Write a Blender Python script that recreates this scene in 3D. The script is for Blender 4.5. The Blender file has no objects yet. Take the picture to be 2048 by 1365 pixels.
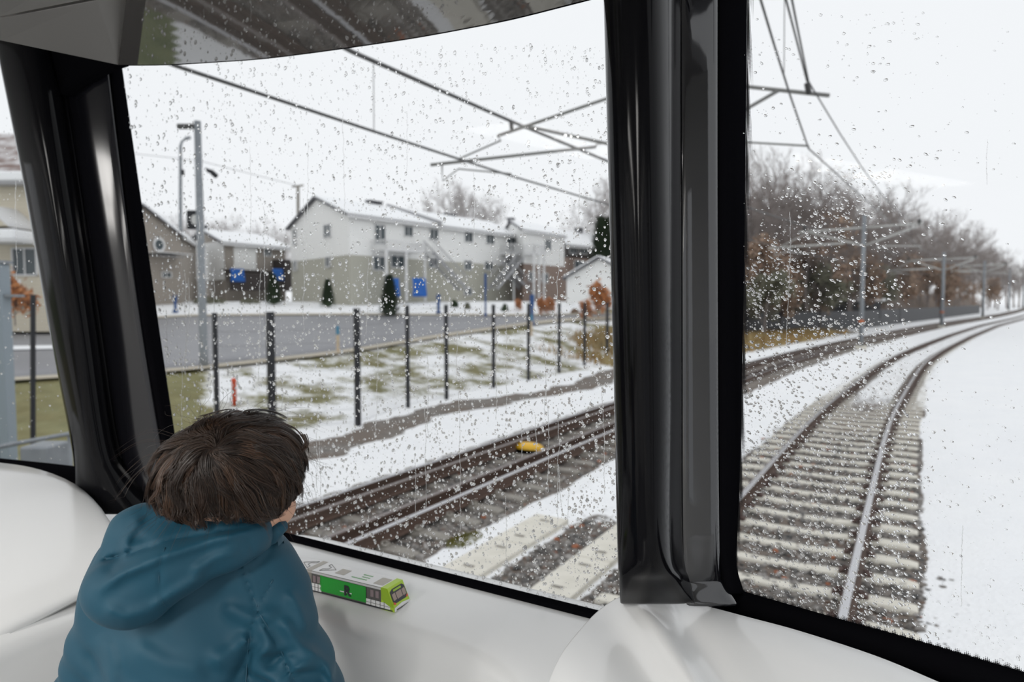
import bpy, math, random
import numpy as np
from mathutils import Vector, Matrix

random.seed(7); np.random.seed(7)
R = np.random.RandomState(11)
scene = bpy.context.scene
COL = scene.collection

# ------------------------------------------------------------------ camera
F = 1365.0; H = 2.6                      # focal length in pixels of a 2048 px frame, eye height above the rail heads
PITCH = math.atan(80/F); YAW = math.atan(806/F)
FW = np.array([-math.sin(YAW)*math.cos(PITCH), math.cos(YAW)*math.cos(PITCH), -math.sin(PITCH)])
RT = np.array([math.cos(YAW), math.sin(YAW), 0.0]); UP = np.cross(RT, FW)
O = np.array([0.0, 0.0, H])
cam_data = bpy.data.cameras.new('camera'); cam = bpy.data.objects.new('camera', cam_data); COL.objects.link(cam)
cam_data.sensor_width = 36.0; cam_data.lens = 36.0*F/2048.0
cam.location = O; cam.rotation_euler = (math.pi/2-PITCH, 0, YAW)
cam_data.clip_start = 0.02; cam_data.clip_end = 1500
cam_data.dof.use_dof = True; cam_data.dof.focus_distance = 1.12; cam_data.dof.aperture_fstop = 4.0
scene.camera = cam

# ------------------------------------------------------------------ overcast sky, exposure
scene.view_settings.view_transform = 'Standard'; scene.view_settings.look = 'None'
scene.view_settings.gamma = 1.0; scene.view_settings.use_curve_mapping = False
scene.view_settings.exposure = 0.07
world = bpy.data.worlds.new('overcast_sky'); scene.world = world; world.use_nodes = True
bg = world.node_tree.nodes['Background']
bg.inputs[0].default_value = (0.865, 0.885, 0.91, 1); bg.inputs[1].default_value = 1.0
scene.cycles.max_bounces = 8; scene.cycles.diffuse_bounces = 3; scene.cycles.glossy_bounces = 4
scene.cycles.transmission_bounces = 6; scene.cycles.transparent_max_bounces = 16
scene.cycles.caustics_reflective = False; scene.cycles.caustics_refractive = False
scene.cycles.sample_clamp_indirect = 4.0

def cabin_light(x, y):                   # the ceiling light strips of the cabin
    ld = bpy.data.lights.new('ceiling_lamp', 'AREA'); ld.shape = 'RECTANGLE'; ld.size = 0.34; ld.size_y = 1.5
    ld.energy = CABIN_W; ld.color = (1.0, 0.975, 0.94)
    lo = bpy.data.objects.new('ceiling_lamp', ld); COL.objects.link(lo); lo.location = (x, y, 3.30)
CABIN_W = 31.0
for lx in (-1.75, -0.1):
    for ly in (-1.25, -3.0):
        cabin_light(lx, ly)

# ------------------------------------------------------------------ coordinate helpers
def ray(px, py): return FW+RT*((px-1024)/F)+UP*((682.5-py)/F)
def GZ(px, py, z=0.0):
    r = ray(px, py); return O+r*((z-O[2])/r[2])
def DD(px, py, d): return O+ray(px, py)*d
def PX(px, py, x):
    r = ray(px, py); return O+r*((x-O[0])/r[0])
def PY(px, py, y):
    r = ray(px, py); return O+r*((y-O[1])/r[1])
def PPL(px, py, p0, n):
    r = ray(px, py); n = np.array(n, float); return O+r*(np.dot(np.array(p0)-O, n)/np.dot(r, n))
_oy = [-80, 0, 8, 14, 17, 22.5, 32, 39, 47.2, 63, 90.5, 131, 173, 260, 420]
_ox = [0, 0, 0, 0, 0.02, .25, .70, 1.30, 2.22, 4.2, 8.08, 15.0, 21.6, 34.0, 54.0]
def off(y):
    y = np.asarray(y, float)
    a = 0
    for d in (-3, -1.5, 0, 1.5, 3): a = a+np.interp(y+d, _oy, _ox)
    return a/5
def sst(a, b, x):
    t = np.clip((np.asarray(x, float)-a)/(b-a), 0, 1); return t*t*(3-2*t)
C_OWN = -1.19; C_FAR = -5.93; GRD = -0.19
def terr(x, y):
    x = np.asarray(x, float); y = np.asarray(y, float)
    xc = x*RT[0]+y*RT[1]; zc = -x*math.sin(YAW)+y*math.cos(YAW)
    s = x-off(y)
    f = np.interp(zc, [8, 14, 19, 41, 46, 55], [0.0, 0.3, 0.8, 1.7, 2.3, 2.75])
    m = sst(-9.5, -19, s)
    a = xc/np.maximum(zc, 1.0)
    m = m*(1-0.85*sst(.17, .33, a))
    far = 2.0*sst(110, 260, y)*sst(-6, -30, s)
    return GRD+f*m+far
def T(px, py):
    r = ray(px, py); t = 3.0; last = t
    while t < 900:
        p = O+r*t
        if p[2] < terr(p[0], p[1]): break
        last = t; t *= 1.01
    a, b = last, t
    for _ in range(20):
        c = (a+b)/2; p = O+r*c
        if p[2] < terr(p[0], p[1]): b = c
        else: a = c
    return O+r*b
def gz(x, y): return float(terr(x, y))

# ------------------------------------------------------------------ object helpers
def tag(o, label=None, cat=None, group=None, kind=None):
    if label: o['label'] = label
    if cat: o['category'] = cat
    if group: o['group'] = group
    if kind: o['kind'] = kind
    return o
def empty(name, loc, rz=0.0, label=None, cat=None, group=None):
    o = bpy.data.objects.new(name, None); COL.objects.link(o); o.location = [float(c) for c in loc]
    o.rotation_euler = (0, 0, rz); o.empty_display_size = 0.1
    return tag(o, label, cat, group)
def link(name, me, parent=None, mats=()):
    for m in mats: me.materials.append(m)
    o = bpy.data.objects.new(name, me); COL.objects.link(o)
    if parent is not None: o.parent = parent
    return o
def fastmesh(name, V, Fc, mats, parent=None, smooth=False, mi=None, attrs=None):
    """V (n,3); Fc list of faces or (m,k) array"""
    me = bpy.data.meshes.new(name); V = np.asarray(V, np.float32)
    me.vertices.add(len(V)); me.vertices.foreach_set('co', V.ravel())
    if isinstance(Fc, np.ndarray):
        k = Fc.shape[1]; n = len(Fc); loops = Fc.ravel().astype(np.int32)
        starts = np.arange(0, n*k, k, dtype=np.int32)
    else:
        loops = np.array([i for f in Fc for i in f], np.int32)
        ln = np.array([len(f) for f in Fc], np.int32); n = len(Fc)
        starts = np.concatenate([[0], np.cumsum(ln)[:-1]]).astype(np.int32)
    me.loops.add(len(loops)); me.loops.foreach_set('vertex_index', loops)
    me.polygons.add(n); me.polygons.foreach_set('loop_start', starts)
    if mi is not None: me.polygons.foreach_set('material_index', np.asarray(mi, np.int32))
    me.update(calc_edges=True); me.validate(verbose=False)
    me.polygons.foreach_set('use_smooth', np.full(len(me.polygons), bool(smooth)))
    if attrs:
        for an, av in attrs.items():
            a = me.attributes.new(an, 'FLOAT', 'POINT'); a.data.foreach_set('value', np.asarray(av, np.float32))
    if not isinstance(mats, (list, tuple)): mats = [mats]
    return link(name, me, parent, mats)

class MB:
    """collects shapes in world (or local) coordinates, builds ONE mesh object"""
    def __init__(s): s.v = []; s.f = []; s.m = []; s.mi = 0
    def add(s, V, Fc):
        b = len(s.v); s.v += [tuple(map(float, p)) for p in V]
        s.f += [tuple(i+b for i in f) for f in Fc]; s.m += [s.mi]*len(Fc); return s
    def box(s, c, d, ax=None):
        c = np.array(c, float); d = np.array(d, float)/2
        A = np.eye(3) if ax is None else np.array(ax, float)
        V = [c+A[0]*d[0]*i+A[1]*d[1]*j+A[2]*d[2]*k for i in (-1, 1) for j in (-1, 1) for k in (-1, 1)]
        return s.add(V, [(0, 1, 3, 2), (4, 6, 7, 5), (0, 4, 5, 1), (2, 3, 7, 6), (0, 2, 6, 4), (1, 5, 7, 3)])
    def tube(s, pts, r, n=8, cap=True):
        P = [np.array(p, float) for p in pts]; m = len(P)
        rr = r if hasattr(r, '__len__') else [r]*m
        V = []; ref = None
        for i in range(m):
            t = P[min(i+1, m-1)]-P[max(i-1, 0)]; t = t/(np.linalg.norm(t)+1e-12)
            if ref is None:
                ref = np.array([0, 0, 1.0]) if abs(t[2]) < .9 else np.array([1.0, 0, 0])
            a = np.cross(t, ref); a /= np.linalg.norm(a)+1e-12; b = np.cross(t, a); ref = -b if np.dot(-b, ref) > 0 else b
            for k in range(n):
                q = 2*math.pi*k/n; V.append(P[i]+(a*math.cos(q)+b*math.sin(q))*rr[i])
        Fc = [(i*n+k, i*n+(k+1) % n, (i+1)*n+(k+1) % n, (i+1)*n+k) for i in range(m-1) for k in range(n)]
        if cap: Fc += [tuple(range(n))[::-1], tuple((m-1)*n+k for k in range(n))]
        return s.add(V, Fc)
    def lathe(s, prof, c=(0, 0, 0), n=20):
        V = []; m = len(prof)
        for r, z in prof:
            for k in range(n):
                q = 2*math.pi*k/n; V.append((c[0]+r*math.cos(q), c[1]+r*math.sin(q), c[2]+z))
        Fc = [(i*n+k, i*n+(k+1) % n, (i+1)*n+(k+1) % n, (i+1)*n+k) for i in range(m-1) for k in range(n)]
        Fc += [tuple(range(n))[::-1], tuple((m-1)*n+k for k in range(n))]
        return s.add(V, Fc)
    def prism(s, poly, vec):
        n = len(poly); P = [np.array(p, float) for p in poly]; v = np.array(vec, float)
        V = P+[p+v for p in P]
        Fc = [tuple(range(n))[::-1], tuple(range(n, 2*n))]+[(i, (i+1) % n, n+(i+1) % n, n+i) for i in range(n)]
        return s.add(V, Fc)
    def grid(s, rows, closed=False):
        n = len(rows[0]); m = len(rows); V = [p for r in rows for p in r]
        w = n if closed else n-1
        Fc = [(i*n+k, i*n+(k+1) % n, (i+1)*n+(k+1) % n, (i+1)*n+k) for i in range(m-1) for k in range(w)]
        return s.add(V, Fc)
    def build(s, name, mats, parent=None, smooth=False, bevel=0, fixn=False, solid=0, seg=2):
        mats = mats if isinstance(mats, (list, tuple)) else [mats]
        V = np.array(s.v)
        if parent is not None:
            M = np.array(parent_matrix(parent).inverted())
            V = V@M[:3, :3].T+M[:3, 3]
        o = fastmesh(name, V, s.f, list(mats), parent, smooth, s.m)
        if fixn:
            import bmesh
            bm = bmesh.new(); bm.from_mesh(o.data); bmesh.ops.recalc_face_normals(bm, faces=bm.faces); bm.to_mesh(o.data); bm.free()
        if solid:
            md = o.modifiers.new('solid', 'SOLIDIFY'); md.thickness = solid; md.offset = -1
        if bevel:
            md = o.modifiers.new('bevel', 'BEVEL'); md.width = bevel; md.segments = seg; md.limit_method = 'ANGLE'; md.angle_limit = math.radians(40)
        return o
def parent_matrix(o):
    m = Matrix.LocRotScale(o.location, o.rotation_euler, o.scale)
    return parent_matrix(o.parent)@m if o.parent else m
def crom(P, n=8):
    """Catmull-Rom through points"""
    P = [np.array(p, float) for p in P]; Q = [2*P[0]-P[1]]+P+[2*P[-1]-P[-2]]; out = []
    for i in range(1, len(Q)-2):
        for k in range(n):
            t = k/n; a, b, c, d = Q[i-1:i+3]
            out.append(.5*((2*b)+(-a+c)*t+(2*a-5*b+4*c-d)*t*t+(-a+3*b-3*c+d)*t**3))
    out.append(P[-1]); return out
def copy_tree(o, parent=None):
    c = o.copy(); COL.objects.link(c); c.parent = parent
    for ch in [x for x in o.children]: copy_tree(ch, c)
    return c

# ------------------------------------------------------------------ materials
def mat(name, col, rough=.5, metal=0.0, coat=0.0, spec=.5, noise=None, bump=None, sheen=0.0, coat_rough=.05):
    m = bpy.data.materials.new(name); m.use_nodes = True; nt = m.node_tree; b = nt.nodes['Principled BSDF']
    b.inputs['Base Color'].default_value = (*col, 1); b.inputs['Roughness'].default_value = rough
    b.inputs['Metallic'].default_value = metal; b.inputs['Coat Weight'].default_value = coat
    b.inputs['Coat Roughness'].default_value = coat_rough
    b.inputs['Specular IOR Level'].default_value = spec; b.inputs['Sheen Weight'].default_value = sheen
    tc = nt.nodes.new('ShaderNodeTexCoord')
    if noise:                               # (scale, second colour, contrast)
        n = nt.nodes.new('ShaderNodeTexNoise'); n.inputs['Scale'].default_value = noise[0]; n.inputs['Detail'].default_value = 5
        nt.links.new(tc.outputs['Object'], n.inputs['Vector'])
        r = nt.nodes.new('ShaderNodeValToRGB'); w = noise[2]
        r.color_ramp.elements[0].position = .5-w; r.color_ramp.elements[1].position = .5+w
        r.color_ramp.elements[0].color = (*col, 1); r.color_ramp.elements[1].color = (*noise[1], 1)
        nt.links.new(n.outputs['Fac'], r.inputs['Fac']); nt.links.new(r.outputs['Color'], b.inputs['Base Color'])
    if bump:                                # (scale, strength, distance)
        n2 = nt.nodes.new('ShaderNodeTexNoise'); n2.inputs['Scale'].default_value = bump[0]; n2.inputs['Detail'].default_value = 4
        nt.links.new(tc.outputs['Object'], n2.inputs['Vector'])
        bp = nt.nodes.new('ShaderNodeBump'); bp.inputs['Strength'].default_value = bump[1]; bp.inputs['Distance'].default_value = bump[2]
        nt.links.new(n2.outputs['Fac'], bp.inputs['Height']); nt.links.new(bp.outputs['Normal'], b.inputs['Normal'])
    return m
def band_mat(name, c1, c2, scale, axis='Z', rough=.7):     # horizontal siding courses
    m = bpy.data.materials.new(name); m.use_nodes = True; nt = m.node_tree; b = nt.nodes['Principled BSDF']
    tc = nt.nodes.new('ShaderNodeTexCoord'); w = nt.nodes.new('ShaderNodeTexWave'); w.bands_direction = axis; w.wave_profile = 'SAW'
    w.inputs['Scale'].default_value = scale; nt.links.new(tc.outputs['Object'], w.inputs['Vector'])
    r = nt.nodes.new('ShaderNodeValToRGB'); r.color_ramp.elements[0].color = (*c2, 1); r.color_ramp.elements[1].color = (*c1, 1); r.color_ramp.elements[1].position = .25
    nt.links.new(w.outputs['Fac'], r.inputs['Fac']); nt.links.new(r.outputs['Color'], b.inputs['Base Color']); b.inputs['Roughness'].default_value = rough
    return m
M = {}
M['white'] = mat('white_moulded_plastic', (.80, .805, .80), .24, coat=.3, bump=(900, .04, .0004))
M['grey_panel'] = mat('grey_ceiling_panel', (.23, .223, .213), .42, bump=(1200, .12, .0004))
M['soffit'] = mat('glossy_grey_soffit', (.105, .10, .095), .03, spec=.9, coat=1.0, coat_rough=.02)
M['black'] = mat('black_piano_gloss', (.004, .004, .005), .11, spec=.10)
M['blackpanel'] = mat('black_glazed_panel', (.008, .008, .010), .06, spec=.8, coat=.5, coat_rough=.03, bump=(6, .05, .01))
M['rubber'] = mat('black_rubber', (.004, .004, .005), .5, spec=0.0)
M['satin'] = mat('dark_satin', (.03, .029, .033), .3)
M['floor'] = mat('grey_vinyl_floor', (.16, .16, .165), .5, noise=(60, (.10, .10, .11), .1))
M['lamp'] = bpy.data.materials.new('lamp_diffuser'); M['lamp'].use_nodes = True
_b = M['lamp'].node_tree.nodes['Principled BSDF']; _b.inputs['Emission Color'].default_value = (1, .97, .93, 1); _b.inputs['Emission Strength'].default_value = 1.6
M['steel'] = mat('galvanised_steel', (.30, .32, .34), .5, metal=.3, noise=(9, (.23, .25, .27), .25))
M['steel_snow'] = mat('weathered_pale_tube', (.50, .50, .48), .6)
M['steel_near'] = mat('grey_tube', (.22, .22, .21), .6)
M['wire'] = mat('dark_wire', (.07, .07, .07), .5)
M['darkfence'] = mat('black_painted_steel', (.012, .013, .018), .5)
M['rail_rust'] = mat('rusty_rail', (.085, .055, .042), .7, noise=(14, (.12, .07, .05), .3))
M['rail_head'] = mat('polished_rail_head', (.55, .55, .57), .25, metal=.8)
M['rail_dull'] = mat('dull_rail_head', (.22, .19, .18), .4, metal=.4)
M['concrete'] = mat('pale_concrete', (.78, .745, .66), .85, noise=(5, (.66, .63, .55), .2), bump=(60, .3, .004))
M['conc_wet'] = mat('wet_concrete', (.33, .31, .27), .7, noise=(6, (.20, .18, .16), .2), bump=(60, .3, .004))
M['clip'] = mat('rusty_clip', (.10, .06, .05), .7)
M['snow'] = mat('snow', (.95, .96, .97), .75, bump=(3, .3, .03))
M['jacket'] = mat('teal_softshell', (.009, .066, .106), .60, sheen=.03, spec=.32, noise=(14, (.007, .055, .092), .3), bump=(260, .10, .0006))
M['lining'] = mat('jacket_zip_tape', (.30, .36, .40), .6)
M['skin'] = mat('skin', (.62, .36, .25), .5)
M['trouser'] = mat('dark_trousers', (.02, .022, .03), .8)
M['shoe'] = mat('shoe_rubber', (.05, .05, .055), .6)
# ================================================================== CABIN
def structure(o): o['kind'] = 'structure'; return o
XR, XL = 0.62, -2.52                     # cabin side walls
YB = -4.2                                 # cabin rear
ZF, ZC = H-1.5, H+.78                    # cabin floor and ceiling
b = MB(); b.box(((XR+XL)/2, (YB+1.5)/2, ZF-.05), (XR-XL+.2, 1.5-YB, .1)); structure(b.build('floor', M['floor']))
b = MB(); b.box(((XR+XL)/2, (YB+.85)/2, ZC+.03), (XR-XL+.2, .85-YB, .06)); structure(b.build('ceiling', M['grey_panel']))
b = MB(); b.box(((XR+XL)/2, YB-.03, (ZF+ZC)/2), (XR-XL+.2, .06, ZC-ZF)); structure(b.build('wall_back', M['white']))
for nm, x in (('wall_left', XL-.03), ('wall_right', XR+.03)):
    b = MB(); zs, ze = H-.62, H+.42
    b.box((x, (YB+.9)/2, (ZF+zs)/2), (.06, .9-YB, zs-ZF)); b.box((x, (YB+.9)/2, (ZC+ze)/2), (.06, .9-YB, ZC-ze))
    for y in (YB+.15, -2.55, -1.0, .45): b.box((x, y, (zs+ze)/2), (.06, .3, ze-zs))
    b.box((x, .83, (zs+ze)/2), (.06, .14, ze-zs))
    structure(b.build(nm, M['white']))
for lx in (-1.75, -.1):
    b = MB(); b.box((lx, -2.2, ZC-.012), (.36, 3.2, .022))
    o = b.build('light_strip', M['lamp']); tag(o, 'long white light strip in the ceiling near the '+('left' if lx < -1 else 'right')+' wall behind the viewer', 'ceiling light', 'ceiling light strips')

# --- glass: clear, thin, with a faint mirror on it
def glass_mat():
    m = bpy.data.materials.new('window_glass'); m.use_nodes = True; nt = m.node_tree; nt.nodes.clear()
    out = nt.nodes.new('ShaderNodeOutputMaterial'); mx = nt.nodes.new('ShaderNodeMixShader')
    tr = nt.nodes.new('ShaderNodeBsdfTransparent'); gl = nt.nodes.new('ShaderNodeBsdfGlossy'); lw_ = nt.nodes.new('ShaderNodeLayerWeight'); pw_ = nt.nodes.new('ShaderNodeMath'); pw_.operation = 'POWER'; pw_.inputs[1].default_value = 5.0; fr = nt.nodes.new('ShaderNodeMath'); fr.operation = 'MULTIPLY_ADD'; fr.inputs[1].default_value = .40; fr.inputs[2].default_value = .004
    tr.inputs[0].default_value = (.985, .99, .99, 1); gl.inputs['Roughness'].default_value = 0.02; lw_.inputs['Blend'].default_value = .5; nt.links.new(lw_.outputs['Facing'], pw_.inputs[0]); nt.links.new(pw_.outputs[0], fr.inputs[0])
    nt.links.new(fr.outputs[0], mx.inputs[0]); nt.links.new(tr.outputs[0], mx.inputs[1]); nt.links.new(gl.outputs[0], mx.inputs[2]); nt.links.new(mx.outputs[0], out.inputs[0])
    return m
def water_mat():
    m = bpy.data.materials.new('rain_water'); m.use_nodes = True; nt = m.node_tree; nt.nodes.clear()
    out = nt.nodes.new('ShaderNodeOutputMaterial'); g = nt.nodes.new('ShaderNodeBsdfGlass'); g.inputs['IOR'].default_value = 1.33; g.inputs['Roughness'].default_value = 0.0
    nt.links.new(g.outputs[0], out.inputs[0]); return m
M['glass'] = glass_mat(); M['water'] = water_mat()
def frit_mat():                            # black ceramic dots fading out from the pane edge
    m = bpy.data.materials.new('ceramic_dot_band'); m.use_nodes = True; nt = m.node_tree; nt.nodes.clear(); N = nt.nodes.new; L = nt.links.new
    out = N('ShaderNodeOutputMaterial'); mx = N('ShaderNodeMixShader'); tr = N('ShaderNodeBsdfTransparent'); d = N('ShaderNodeBsdfPrincipled')
    d.inputs['Base Color'].default_value = (.01, .01, .012, 1); d.inputs['Roughness'].default_value = .5
    tc = N('ShaderNodeTexCoord'); v = N('ShaderNodeTexVoronoi'); v.inputs['Scale'].default_value = 420; v.inputs['Randomness'].default_value = 0
    L(tc.outputs['Object'], v.inputs['Vector'])
    at = N('ShaderNodeAttribute'); at.attribute_name = 'fade'
    mu = N('ShaderNodeMath'); mu.operation = 'MULTIPLY'; mu.inputs[1].default_value = .75; L(at.outputs['Fac'], mu.inputs[0])
    lt = N('ShaderNodeMath'); lt.operation = 'LESS_THAN'; L(v.outputs['Distance'], lt.inputs[0]); L(mu.outputs[0], lt.inputs[1])
    L(lt.outputs[0], mx.inputs[0]); L(tr.outputs[0], mx.inputs[1]); L(d.outputs[0], mx.inputs[2]); L(mx.outputs[0], out.inputs[0]); return m
M['frit'] = frit_mat()

# pane planes: point, outward normal
def npl(pa, pb, rake):                    # vertical-ish plane through two sill points, leaning back by rake per metre
    e = np.array(pb)-np.array(pa); e[2] = 0; e /= np.linalg.norm(e)
    n = np.array([-e[1], e[0], 0.0])
    if n[1] < 0: n = -n
    n2 = n+np.array([0, 0, rake]); n2 /= np.linalg.norm(n2); return np.array(pa, float), n2
PC = npl((-1.4, 1.19, H-.6), (-.5, 1.19, H-.6), .04)                     # centre pane
_r3 = GZ(1468, 1182, H-.55); _r4 = GZ(2048, 1351, H-.55)
PR = npl(_r3, _r4, .02)                                                    # right pane
_l1 = DD(150, 935, 2.07); _l2 = DD(0, 918, 2.18); _l1[2] = _l2[2] = (_l1[2]+_l2[2])/2
PL = npl(_l2, _l1, .03)                                                    # left pane
def on(pl, px, py, out=0.0): return PPL(px, py, pl[0]+pl[1]*out, pl[1])

def pane(name, pl, corners, label):
    b = MB(); b.add([on(pl, *c) for c in corners], [tuple(range(len(corners)))])
    o = b.build(name, M['glass']); structure(o); o['label'] = label; return o
win_c = pane('window_1', PC, [(232, 60), (1260, -60), (1262, 1282), (340, 1052)], 'centre window of the cab, covered in raindrops')
win_r = pane('window_2', PR, [(1432, -120), (2330, -160), (2330, 1470), (1420, 1190)], 'right window of the cab with the track curving away beyond it')
win_l = pane('window_3', PL, [(-420, 40), (60, 80), (200, 950), (-420, 905)], 'left window of the cab beside the leaning black pillar')

# frit bands as strips on the inner side of the glass
def frit(pl, pts, wpx, parent):
    """pts: pixel polyline along the edge, wpx: offset vector in px towards the pane"""
    V = []; fd = []
    for (px, py, dx, dy) in pts:
        V.append(on(pl, px, py, -.002)); fd.append(1.0); V.append(on(pl, px+dx, py+dy, -.002)); fd.append(.25)
    Fc = [(2*i, 2*i+2, 2*i+3, 2*i+1) for i in range(len(pts)-1)]
    fastmesh('dot_band', np.array(V), Fc, M['frit'], parent, attrs={'fade': fd})
frit(PR, [(1495, -60, 14, 0), (1492, 300, 13, 0), (1486, 700, 12, 0), (1478, 1000, 11, 0), (1470, 1120, 10, -2), (1472, 1165, 8, -6), (1486, 1186, 4, -10), (1600, 1220, 0, -12), (1800, 1276, 0, -13), (2060, 1352, 0, -14)], 0, win_r)
frit(PC, [(600, 1106, 2, -7), (900, 1180, 2, -8), (1175, 1248, 2, -9)], 0, win_c)
frit(PC, [(1216, 0, -4, 0), (1228, 400, -4, 0), (1240, 900, -4, 0), (1245, 1190, -4, 0)], 0, win_c)

# --- pillars: lofted from cross sections
def loft_px(name, rows, m, thick=.05, smooth=True, sub=1, parent=None, seg=6):
    """rows: list of (y, [(px, depth), ...]); interpolated smoothly down the column"""
    n = len(rows[0][1]); ctrl = []
    for y, pr in rows:
        ctrl.append([DD(px, y, d) for px, d in pr])
    cols = [crom([ctrl[i][k] for i in range(len(rows))], seg) for k in range(n)]
    R_ = [[cols[k][i] for k in range(n)] for i in range(len(cols[0]))]
    b = MB(); b.grid(R_); o = b.build(name, m, parent, smooth=smooth)
    md = o.modifiers.new('solid', 'SOLIDIFY'); md.thickness = thick; md.offset = 0
    if sub:
        md = o.modifiers.new('sub', 'SUBSURF'); md.levels = sub; md.render_levels = sub
    return o
# right pillar
def rp(y, xs, ds): return (y, list(zip(xs, ds)))
dR = [1.255, 1.13, 1.10, 1.085, 1.06, 1.05, 1.05, 1.07, 1.12, 1.17, 1.185]
structure(tag(loft_px('trim_1', [
    rp(-160, [1222, 1209, 1211, 1222, 1243, 1265, 1290, 1315, 1340, 1352, 1357], [d-.05 for d in dR]),
    rp(300, [1233, 1221, 1223, 1234, 1254, 1276, 1300, 1322, 1343, 1353, 1358], [d-.03 for d in dR]),
    rp(750, [1245, 1233, 1235, 1246, 1264, 1284, 1306, 1327, 1344, 1354, 1359], [d-.015 for d in dR]),
    rp(1090, [1253, 1240, 1242, 1253, 1271, 1290, 1309, 1328, 1343, 1354, 1362], dR),
    rp(1160, [1255, 1243, 1245, 1256, 1274, 1293, 1313, 1334, 1356, 1368, 1376], [max(d, 1.10) for d in dR]),
    rp(1206, [1256, 1243, 1246, 1257, 1276, 1297, 1320, 1344, 1366, 1378, 1388], [max(d, 1.17) for d in dR])], M['black'], thick=.012), 'black glossy rounded pillar between the centre and right windows'))
structure(loft_px('trim_2', [
    rp(-160, [1356, 1380, 1410, 1437], [1.16, 1.165, 1.17, 1.175]),
    rp(500, [1359, 1382, 1412, 1437], [1.175, 1.18, 1.185, 1.19]),
    rp(1100, [1360, 1384, 1416, 1441], [1.195, 1.20, 1.205, 1.21]),
    rp(1165, [1364, 1394, 1426, 1452], [1.20, 1.205, 1.21, 1.22]),
    rp(1214, [1372, 1405, 1442, 1480], [1.18, 1.185, 1.19, 1.20])], M['blackpanel'], thick=.01))
structure(loft_px('trim_3', [
    rp(-160, [1433, 1440, 1468, 1497], [1.19, 1.175, 1.22, 1.345]),
    rp(500, [1434, 1441, 1466, 1490], [1.205, 1.19, 1.22, 1.335]),
    rp(1000, [1435, 1442, 1462, 1478], [1.22, 1.205, 1.225, 1.31]),
    rp(1120, [1438, 1446, 1460, 1471], [1.22, 1.205, 1.22, 1.30]),
    rp(1190, [1446, 1462, 1478, 1488], [1.22, 1.205, 1.22, 1.30])], M['rubber'], thick=.008))
# left pillar
M['blackpanel2'] = mat('black_smoked_panel', (.010, .010, .013), .12, spec=.45)
dL = [2.07, 1.84, 1.82, 1.80, 1.775, 1.76, 1.765, 1.79, 1.83, 1.86, 1.85]
structure(tag(loft_px('trim_4', [
    rp(40, [4, -14, -11, 2, 22, 42, 62, 80, 94, 103, 107], [d-.06 for d in dL]),
    rp(350, [66, 48, 51, 62, 80, 98, 116, 132, 144, 152, 156], [d-.04 for d in dL]),
    rp(650, [118, 101, 104, 114, 130, 146, 163, 178, 189, 196, 201], [d-.02 for d in dL]),
    rp(880, [160, 145, 148, 156, 170, 184, 199, 212, 223, 231, 236], dL),
    rp(955, [168, 154, 157, 167, 184, 202, 222, 240, 256, 268, 275], dL),
    rp(1030, [166, 150, 155, 170, 195, 225, 258, 290, 318, 338, 352], dL)], M['black'], thick=.015), 'black glossy leaning pillar between the left and centre windows'))
structure(loft_px('trim_5', [
    rp(40, [104, 134, 174, 206], [1.80, 1.80, 1.80, 1.80]),
    rp(350, [154, 180, 214, 244], [1.82, 1.82, 1.82, 1.82]),
    rp(650, [199, 224, 256, 286], [1.84, 1.84, 1.84, 1.84]),
    rp(880, [234, 262, 294, 324], [1.85, 1.85, 1.85, 1.85]),
    rp(1000, [262, 290, 320, 350], [1.84, 1.84, 1.84, 1.84]),
    rp(1090, [262, 300, 340, 372], [1.82, 1.82, 1.82, 1.82])], M['blackpanel2'], thick=.012))
structure(loft_px('trim_6', [
    rp(40, [203, 208, 222, 231], [1.83, 1.81, 1.83, 2.06]),
    rp(130, [214, 219, 234, 243], [1.83, 1.81, 1.83, 2.05]),
    rp(350, [242, 247, 264, 275], [1.84, 1.82, 1.84, 2.02]),
    rp(650, [284, 289, 306, 317], [1.85, 1.83, 1.85, 1.98]),
    rp(880, [322, 327, 341, 351], [1.86, 1.84, 1.86, 1.94]),
    rp(1090, [352, 357, 371, 382], [1.86, 1.84, 1.86, 1.92])], M['rubber'], thick=.008))
# black cap over the head of the left pillar
b = MB(); f = [DD(96, 80, 1.73), DD(150, 82, 1.73), DD(240, 126, 1.75), DD(216, 133, 1.76), DD(160, 160, 1.77), DD(119, 190, 1.77)]
g = [p+np.array([0, .03, 0]) for p in f]; b.add(f+g, [tuple(range(6)), tuple(range(11, 5, -1))]+[(i, (i+1) % 6, 6+(i+1) % 6, 6+i) for i in range(6)])
structure(b.build('trim_7', M['rubber'], bevel=.004, fixn=True))

# --- head of the window: glossy soffit whose front edge bows over the centre pane
ZS = H+.55
edge_px = [(236, 130), (330, 129), (420, 124), (520, 117), (620, 105), (720, 91), (820, 76), (920, 58), (1020, 38), (1120, 13), (1200, -8), (1300, -38), (1500, -110)]
edge = crom([GZ(px, py, ZS) for px, py in edge_px], 4)
b = MB(); back = [GZ(272+(1560-272)*i/(len(edge)-1), -170, ZS+.03) for i in range(len(edge))]
b.grid([[p*(1-t)+q*t for p, q in zip(edge, back)] for t in np.linspace(0, 1, 7)])
sof = b.build('trim_8', M['soffit'], smooth=False); md = sof.modifiers.new('solid', 'SOLIDIFY'); md.thickness = .02; md.offset = -1
structure(tag(sof, 'glossy grey panel above the centre window'))
b = MB(); b.tube([p+np.array([0, .003, .003]) for p in edge], .004, 6); structure(b.build('trim_9', M['rubber'], smooth=True))
# filler above the pane up to the ceiling, out of sight behind the soffit
b = MB(); b.box(((XL+XR)/2, 1.22, H+.89), (XR-XL, .04, .24)); structure(b.build('trim_10', M['satin']))
b = MB(); b.box(((XL+XR)/2, .98, H+.99), (XR-XL, .55, .04)); structure(b.build('trim_11', M['satin']))
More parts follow.
